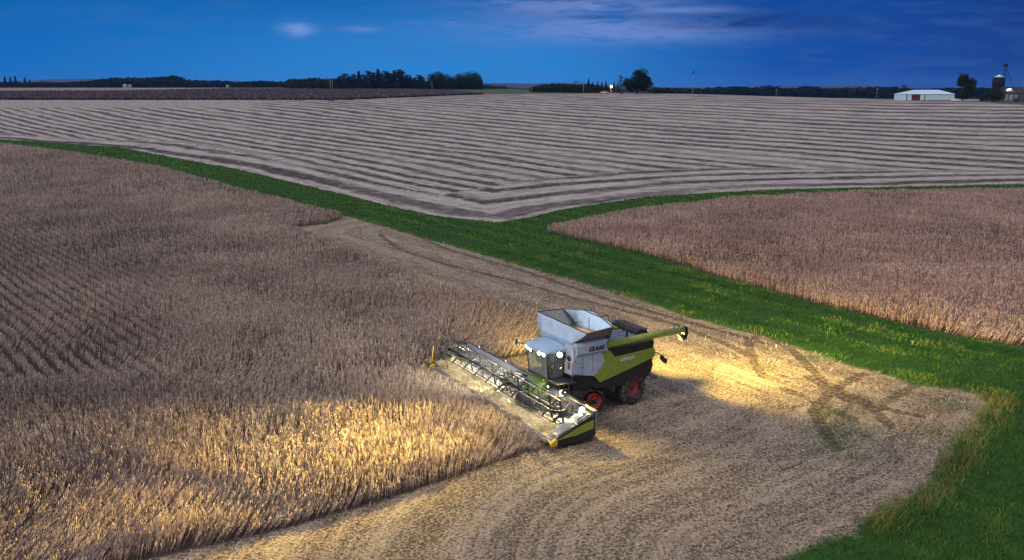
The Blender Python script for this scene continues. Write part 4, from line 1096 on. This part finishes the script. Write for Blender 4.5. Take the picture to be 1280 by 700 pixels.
# farmyard on the right
plant_to('poplar_tree', 'fan', 61, M_leaf2, 1207.5, 89.5, 486, 'fan shaped dark tree between the white barn and the grain bin', None, .80, 1500)
plant_to('bare_tree', 'ragged', 66, M_leaf, 1130, 104, 500, 'small thin tree at the left end of the white barn', None, 1.4, 260)
for i, (px, vt, lb) in enumerate([(1229, 119, 'low bush between the poplar and the grain bin'), (1236, 114, 'dark small tree just left of the grain bin'), (1243, 108, 'dense tree hiding the foot of the grain bin'), (1250, 112, 'small tree right of the foot of the grain bin'), (1272, 121, 'low bush in front of the farmhouse')]):
    plant_to('small_tree', 'wide', 71 + i % 2, M_leaf, px, vt, 470 + i * 3, lb, None, 1.0, 600)

# distant woods and hills
def far_wood(name, px0, px1, prof, dist, n, leaf, m, label):
    pxs = rng.uniform(px0, px1, n); hv = np.interp(pxs, *zip(*prof)); d = dist + rng.uniform(0, 60, n)
    x = np.array([xat(p, q) for p, q in zip(pxs, d)]); zb = hgt(x, d); zt = np.array([top_z(v, q) for v, q in zip(hv, d)])
    bump = 0.80 + .40 * vnoise(np.stack([x, x * 0], 1), leaf * 4, 77) * 1.0
    z = zb + (zt - zb) * np.clip(rng.random(n) ** .7, 0, 1) * bump
    P = np.stack([x, d, z], 1); a = rng.uniform(0, 6.28, n); l_ = leaf * rng.uniform(.5, 1.3, n)
    P1 = P + np.stack([np.cos(a) * l_, np.sin(a) * l_ * .3, rng.uniform(-.5, .5, n) * l_], 1)
    v, t = ribbons(P, P1, l_, rng.uniform(-.4, .4, n), rng.random(n))
    tag(assemble(name, [v], [t], m), label, 'woods', kind='stuff')
M_far = leaf_mat('far_wood_leaves', (0.010, 0.020, 0.026))
far_wood('distant_woods', -40, 362, [(-40, 104), (60, 104), (110, 103), (150, 99), (165, 97.5), (200, 98.5), (222, 97.5), (232, 101), (290, 103), (362, 104)], 1420, 26000, 4.5, M_far, 'long dark treeline on the horizon at the left')
far_wood('distant_woods', 820, 1290, [(820, 111), (900, 110.5), (960, 110), (1040, 110.5), (1120, 112), (1290, 112.5)], 1300, 26000, 5, M_far, 'low dark treeline behind the stubble right of centre')
def hills(name, prof, dist, depth, c, label):
    m = simple(name + '_surface', c, .95, var=.25, scale=.01)
    V = []; px = np.linspace(prof[0][0], prof[-1][0], 160); rows = 9
    vt = np.interp(px, *zip(*prof)); vt = vt + 0.35 * np.sin(px * .21) * np.sin(px * .067)
    for j in range(rows):
        t = j / (rows - 1); d = dist + depth * t
        x = np.array([xat(p, d) for p in px]); zt = np.array([top_z(v, d) for v in vt]); prof_ = math.sin(min(t, .8) / .8 * math.pi / 2) if t < .8 else 1 - (t - .8) * 3
        z = 8 + (zt - 8) * prof_; V.append(np.stack([x, np.full_like(x, d), z], 1))
    V = np.concatenate(V); I = np.arange(rows * 160).reshape(rows, 160)
    Fc = np.stack([I[:-1, :-1], I[:-1, 1:], I[1:, 1:], I[1:, :-1]], -1).reshape(-1, 4)
    o = np_mesh(name, V, Fc, m, smooth=True); tag(o, label, None, kind='structure')
far_wood('undergrowth', 357, 602, [(357, 103), (366, 99.5), (400, 99), (440, 100), (515, 100), (530, 102), (545, 100), (598, 100), (602, 103)], 1015, 24000, 2.2, M_pine, 'dark undergrowth filling the foot of the distant grove')
far_wood('undergrowth', 664, 762, [(664, 109), (690, 106), (740, 105.5), (762, 109)], 735, 6000, 1.6, M_pine, 'dark undergrowth of the small wood left of the orange yard light')
hills('hills', [(-120, 103), (0, 103.2), (60, 99), (110, 98.5), (160, 100), (240, 101), (330, 101.5), (360, 102), (640, 104), (760, 106), (830, 109), (900, 109.5), (960, 108), (1040, 107.5), (1075, 106.5), (1120, 109), (1180, 112), (1280, 113), (1400, 113)], 3200, 1500, (0.010, 0.020, 0.045), 'blue wooded hills')

# poles
def pole(px, v_top, dist, label, arm=None, r=.16, col=None, group='wooden utility poles in the fields'):
    x = xat(px, dist); z = float(hgt(x, dist)); h_ = top_z(v_top, dist) - z
    e = empty('utility_pole', (x, dist, z), 0, label, 'pole', group)
    mb = MB().tube([(0, 0, -.3), (0, 0, h_)], r, 8, r * .7); mb.build('post', col or M_pole, e)
    if arm: MB().box((-arm, -.08, h_ - .8), (arm, .08, h_ - .6)).build('crossarm', col or M_pole, e)
    return e
M_pole = simple('weathered_wood', (0.22, 0.20, 0.18), .8, var=.2)
pole(413, 94, 640, 'tall pole in front of the left part of the pine grove', 1.2, .25)
pole(415.5, 97, 640, 'shorter pole paired with the tall one before the grove', None, .2)
pole(540, 102, 800, 'pale pole in front of the gap in the distant grove', None, .22)
pole(664.5, 104, 620, 'pale pole at the left end of the small wood', None, .2)
pole(729.5, 104.5, 600, 'pale pole in front of the small wood near its right end', None, .2)
pole(971, 111.5, 600, 'short pale pole with one side arm right of the tall mast', .9, .12)
pole(1097, 110, 500, 'pale pole standing left of the white barn', .8, .13)
pole(115, 98, 900, 'thin dark pole far left in the pinkish field', None, .15, M_dark)
def mast(px, v_top, dist, label, m, w=.5):
    x = xat(px, dist); z = float(hgt(x, dist)); h_ = top_z(v_top, dist) - z
    e = empty('radio_mast', (x, dist, z), 0, label, 'mast')
    mb = MB()
    for sx in (-w, w): mb.tube([(sx, 0, -.3), (sx * .4, 0, h_)], .10, 5)
    n = int(h_ / 2.2)
    for k in range(n):
        a = (1 - .6 * k / n) * w; b = (1 - .6 * (k + 1) / n) * w; mb.tube([(-a, 0, h_ * k / n), (b, 0, h_ * (k + 1) / n)], .06, 4)
    mb.build('lattice', m, e)
    MB().box((-.7, -.3, h_ - 3.2), (.7, .3, h_ - .2)).build('antenna', M_dark, e, .1)
    return e
mast(866, 88, 800, 'tall thin mast rising right of the big round tree', M_pole)
mast(245.5, 90, 2400, 'faint tall mast far away on the left horizon', M_dark, .9)

# white barn
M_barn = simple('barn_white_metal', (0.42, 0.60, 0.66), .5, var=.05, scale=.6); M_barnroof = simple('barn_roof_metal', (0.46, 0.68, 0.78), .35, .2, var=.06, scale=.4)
M_door = simple('barn_door_red', (0.075, 0.010, 0.014), .6, var=.2, scale=1); M_trim = simple('trim_dark', (0.03, 0.05, 0.07), .6)
D = 474; sc_px = D / F
bx0, bx1 = xat(1133, D), xat(1194.5, D); bz = float(hgt((bx0 + bx1) / 2, D)); wallh = top_z(117.6, D) - bz; ridge = top_z(113.6, D) - bz
barn = empty('white_barn', (bx0, D, bz), 0, 'long low white metal barn with dark red sliding door', 'barn')
bl = bx1 - bx0; dp = 14
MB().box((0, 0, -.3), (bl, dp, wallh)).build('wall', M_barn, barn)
rf = MB()
ro = [(-.3, -.4, wallh), (bl + .3, -.4, wallh), (bl + .3, dp + .4, wallh), (-.3, dp + .4, wallh)]; r0, r1 = (bl * .27, dp / 2, ridge + .5), (bl * .80, dp / 2, ridge + .5)
vs = [rf.bm.verts.new(p) for p in ro + [r0, r1]]
for f_ in ((0, 1, 5, 4), (2, 3, 4, 5), (3, 0, 4), (1, 2, 5), (3, 2, 1, 0)): rf.bm.faces.new([vs[i] for i in f_])
rf.build('roof', M_barnroof, barn)
s_ = bl / 61.5
MB().box((7.8 * s_, -.12, 0), (18.4 * s_, -.02, wallh * .86)).build('door', M_door, barn)
MB().box((6.9 * s_, -.2, wallh * .87), (19 * s_, -.02, wallh * .93)).build('door_rail', M_trim, barn)
for a in (1.8, 24.0): MB().box(((a - .5) * s_, -.14, 0), ((a + .5) * s_, -.02, wallh)).build('downpipe', M_trim, barn)
rbm = MB()
for k in range(30): x = 26 * s_ + k * (bl - 27 * s_) / 30; rbm.box((x, -.10, 0), (x + .10, -.02, wallh * .98))
rbm.build('cladding_ribs', simple('barn_rib', (0.42, 0.52, 0.55), .5), barn)
MB().box((-.05, -.16, 0), (bl + .05, -.02, .35)).build('base_strip', M_trim, barn)
# small pale car beside the barn
cx = xat(1197, 470); car = empty('parked_car', (cx, 470, float(hgt(cx, 470))), 0, 'small pale car parked at the right end of the white barn', 'car')
def small_car(root, m, s=1.0):
    MB().prism([(-2.1, .35), (-2.15, .75), (-1.2, .90), (-.7, 1.35), (.8, 1.38), (1.4, .95), (2.1, .80), (2.15, .35)], -.8, .8).build('body', m, root, .06)
    MB().prism([(-1.05, .92), (-.65, 1.28), (.72, 1.30), (1.2, .95)], -.82, .82).build('window', M_black, root)
    for x in (-1.35, 1.35):
        for y in (-.8, .8): MB().lathe([(.001, -.1), (.32, -.1), (.32, .1), (.001, .1)], (x, y, .32), 16).build('wheel', M_rubber, root)
    root.scale = (s, s, s)
small_car(car, simple('car_white', (.7, .72, .75), .3), 1.1)
cx = xat(755.5, 600); car = empty('parked_car', (cx, 600, float(hgt(cx, 600))), 0, 'small pale vehicle parked under the orange yard light', 'car')
small_car(car, simple('car_silver', (.6, .52, .55), .3), 1.35)
cx = xat(413.5, 450); car = empty('parked_car', (cx, 450, float(hgt(cx, 450))), 0, 'tiny dark vehicle standing alone in the far stubble', 'car')
small_car(car, simple('car_black', (.015, .015, .02), .4), .72)
# fence
fx0, fx1 = xat(1206, 466), xat(1226, 466); fb = MB()
fe = empty('board_fence', (fx0, 466, float(hgt(fx0, 466))), 0, 'low white board fence right of the poplar', 'fence')
fb.box((0, -.03, .55), (fx1 - fx0, .03, .75)).box((0, -.03, 1.0), (fx1 - fx0, .03, 1.2)); fb.build('rail', M_barn, fe)
for k in range(6): x = (fx1 - fx0) * k / 5; MB().box((x - .08, .04, 0), (x + .08, .16, 1.3)).build('post', M_barn, fe)
# grain bin on tall body with elevator leg
D = 500; gx = xat(1247.5, D); gz = float(hgt(gx, D)); e = empty('grain_bin', (gx, D, gz), 0, 'tall dark grain bin with pale conical roof', 'grain bin')
rb_ = (xat(1254.5, D) - xat(1240.5, D)) / 2; zt = top_z(96.5, D) - gz; za = top_z(93.6, D) - gz; zl = top_z(108, D) - gz
b_ = MB().lathe([(rb_, zl), (rb_, zt)], (0, 0, 0), 28, Matrix.Rotation(R(90), 4, 'X'))
for k in range(8): z = zl + (zt - zl) * (k + .5) / 8; b_.lathe([(rb_, z - .08), (rb_ + .06, z), (rb_, z + .08)], (0, 0, 0), 28, Matrix.Rotation(R(90), 4, 'X'))
M_bin = simple('bin_dark', (.006, .006, .010), .95, 0)
b_.build('bin_wall', M_bin, e)
MB().lathe([(rb_ + .3, zt), (.3, za), (.3, za + .25), (.001, za + .25)], (0, 0, 0), 28, Matrix.Rotation(R(90), 4, 'X')).build('roof', M_barnroof, e)
lg = MB()
for k in range(8): a = k * 6.283 / 8; lg.tube([(math.cos(a) * rb_ * .9, math.sin(a) * rb_ * .9, -.3), (math.cos(a) * rb_ * .9, math.sin(a) * rb_ * .9, zl + .1)], .18, 6)
lg.lathe([(.3, zl - 3), (rb_, zl)], (0, 0, 0), 20, Matrix.Rotation(R(90), 4, 'X')); lg.build('support', M_bin, e)
D = 502; ex = xat(1254, D); ez = float(hgt(ex, D)); e2 = empty('grain_elevator_leg', (ex, D, ez), 0, 'thin grain elevator tower rising behind the grain bin', 'grain elevator')
zt2 = top_z(82, D) - ez; el_ = MB()
for a in (-.45, .45):
    for b in (-.45, .45): el_.tube([(a, b, -.3), (a, b, zt2)], .09, 5)
for k in range(14): z = zt2 * k / 14; el_.tube([(-.45, -.45, z), (.45, -.45, z + zt2 / 14)], .06, 4)
el_.build('tower', M_bin, e2)
MB().box((-.9, -.6, zt2 - .6), (1.1, .6, zt2 + .9)).build('head', M_bin, e2, .1)
MB().tube([(0, -.6, zt2), (xat(1262, D) - ex, -.6, top_z(101, D) - ez), (xat(1266, D) - ex, -.6, top_z(110, D) - ez)], .12, 6).build('spout', M_bin, e2)
# farmhouse
D = 490; hx0, hx1 = xat(1257.5, D), xat(1283, D); hz = float(hgt(hx0, D)); hs = empty('farmhouse', (hx0, D, hz), 0, 'farmhouse with dark roof and lit pale gable at the right edge', 'house')
W = hx1 - hx0; we = top_z(116, D) - hz; wr = top_z(108.5, D) - hz
M_hw = simple('house_wall', (.05, .04, .06), .7); M_pale = simple('house_pale', (.12, .22, .20), .6); M_hroof = simple('house_roof', (.020, .018, .028), .8)
hb_ = MB().box((0, 0, -.3), (W, 8, we)); hb_.prism([(W * .10, we), (W * .52, we), (W * .31, wr - .4)], -.3, 4); hb_.build('wall', M_hw, hs)
rr = MB().prism([(-.4, we), (8.4, we), (4, wr)], -.3, W + .3, 'x'); rr.build('roof', M_hroof, hs)
MB().prism([(W * .18, we + .3), (W * .45, we + .3), (W * .31, wr - 1.1)], -.46, -.32).build('gable_panel', M_pale, hs)
for a, b in ((.02, .14), (.22, .40), (.48, .62)): MB().box((W * a, -.14, .8), (W * b, -.02, we - .9)).build('window', M_pale, hs)
# yard lights
D = 484; lx = xat(1261.5, D); lz = float(hgt(lx, D)); yl = empty('yard_light', (lx, D, lz), 0, 'white lit yard lamp on its pole left of the farmhouse', 'lamp')
lh = top_z(112, D) - lz
MB().tube([(0, 0, -.3), (0, 0, lh)], .10, 6).build('post', M_dark, yl)
MB().tube([(-.9, -.1, lh - .3), (.9, -.1, lh + .25)], .42, 10).build('lamp_head', emit('yard_lamp_white', (1, .85, 1), 6), yl)
pl = bpy.data.lights.new('lamp_glow', 'POINT'); pl.energy = 900; pl.color = (1, .9, .95); pl.shadow_soft_size = .4; plo = link(bpy.data.objects.new('lamp_glow', pl), yl); plo.location = (0, -1.2, lh)
D = 636; lx = xat(764, D); lz = float(hgt(lx, D)); yl = empty('yard_light', (lx, D, lz), 0, 'glowing orange yard lamp among the slim conifers', 'lamp')
lh = top_z(108, D) - lz
MB().tube([(0, 0, -.3), (0, 0, lh)], .12, 6).build('post', M_pole, yl)
MB().lathe([(.001, -.9), (.7, -.5), (.8, 0), (.6, .6), (.001, .9)], (0, 0, 0), 14, Matrix.Translation((0, 0, lh)) @ Matrix.Rotation(R(90), 4, 'X')).build('lamp_head', emit('yard_lamp_orange', (1, .36, .14), 9), yl)
pl = bpy.data.lights.new('lamp_glow', 'POINT'); pl.energy = 9000; pl.color = (1, .25, .10); pl.shadow_soft_size = .5; plo = link(bpy.data.objects.new('lamp_glow', pl), yl); plo.location = (0, -2.0, lh)
# far left pale farm buildings
M_shed = simple('shed_paint', (0.26, 0.30, 0.36), .6)
def shed(px0, px1, v_t, D, label):
    a, b = xat(px0, D), xat(px1, D); z = float(hgt(a, D)); h_ = top_z(v_t, D) - z; w = b - a
    e = empty('farm_shed', (a, D, z), 0, label, 'shed')
    MB().box((0, 0, -.3), (w, 8, h_ * .6)).build('wall', M_shed, e); MB().prism([(-.3, h_ * .6), (8.3, h_ * .6), (4, h_)], -.2, w + .2, 'x').build('roof', M_shed, e)
    MB().box((w * .4, -.1, 0), (w * .6, -.02, h_ * .45)).build('door', M_trim, e)
shed(153.5, 157, 105.3, 1250, 'tiny white shed on the left horizon before the treeline')
shed(160.5, 162, 105.6, 1240, 'narrow white outbuilding just right of the tiny white shed')
shed(282.5, 284.2, 106.2, 1150, 'single tiny white hut on the horizon left of the pine grove')
#@@END
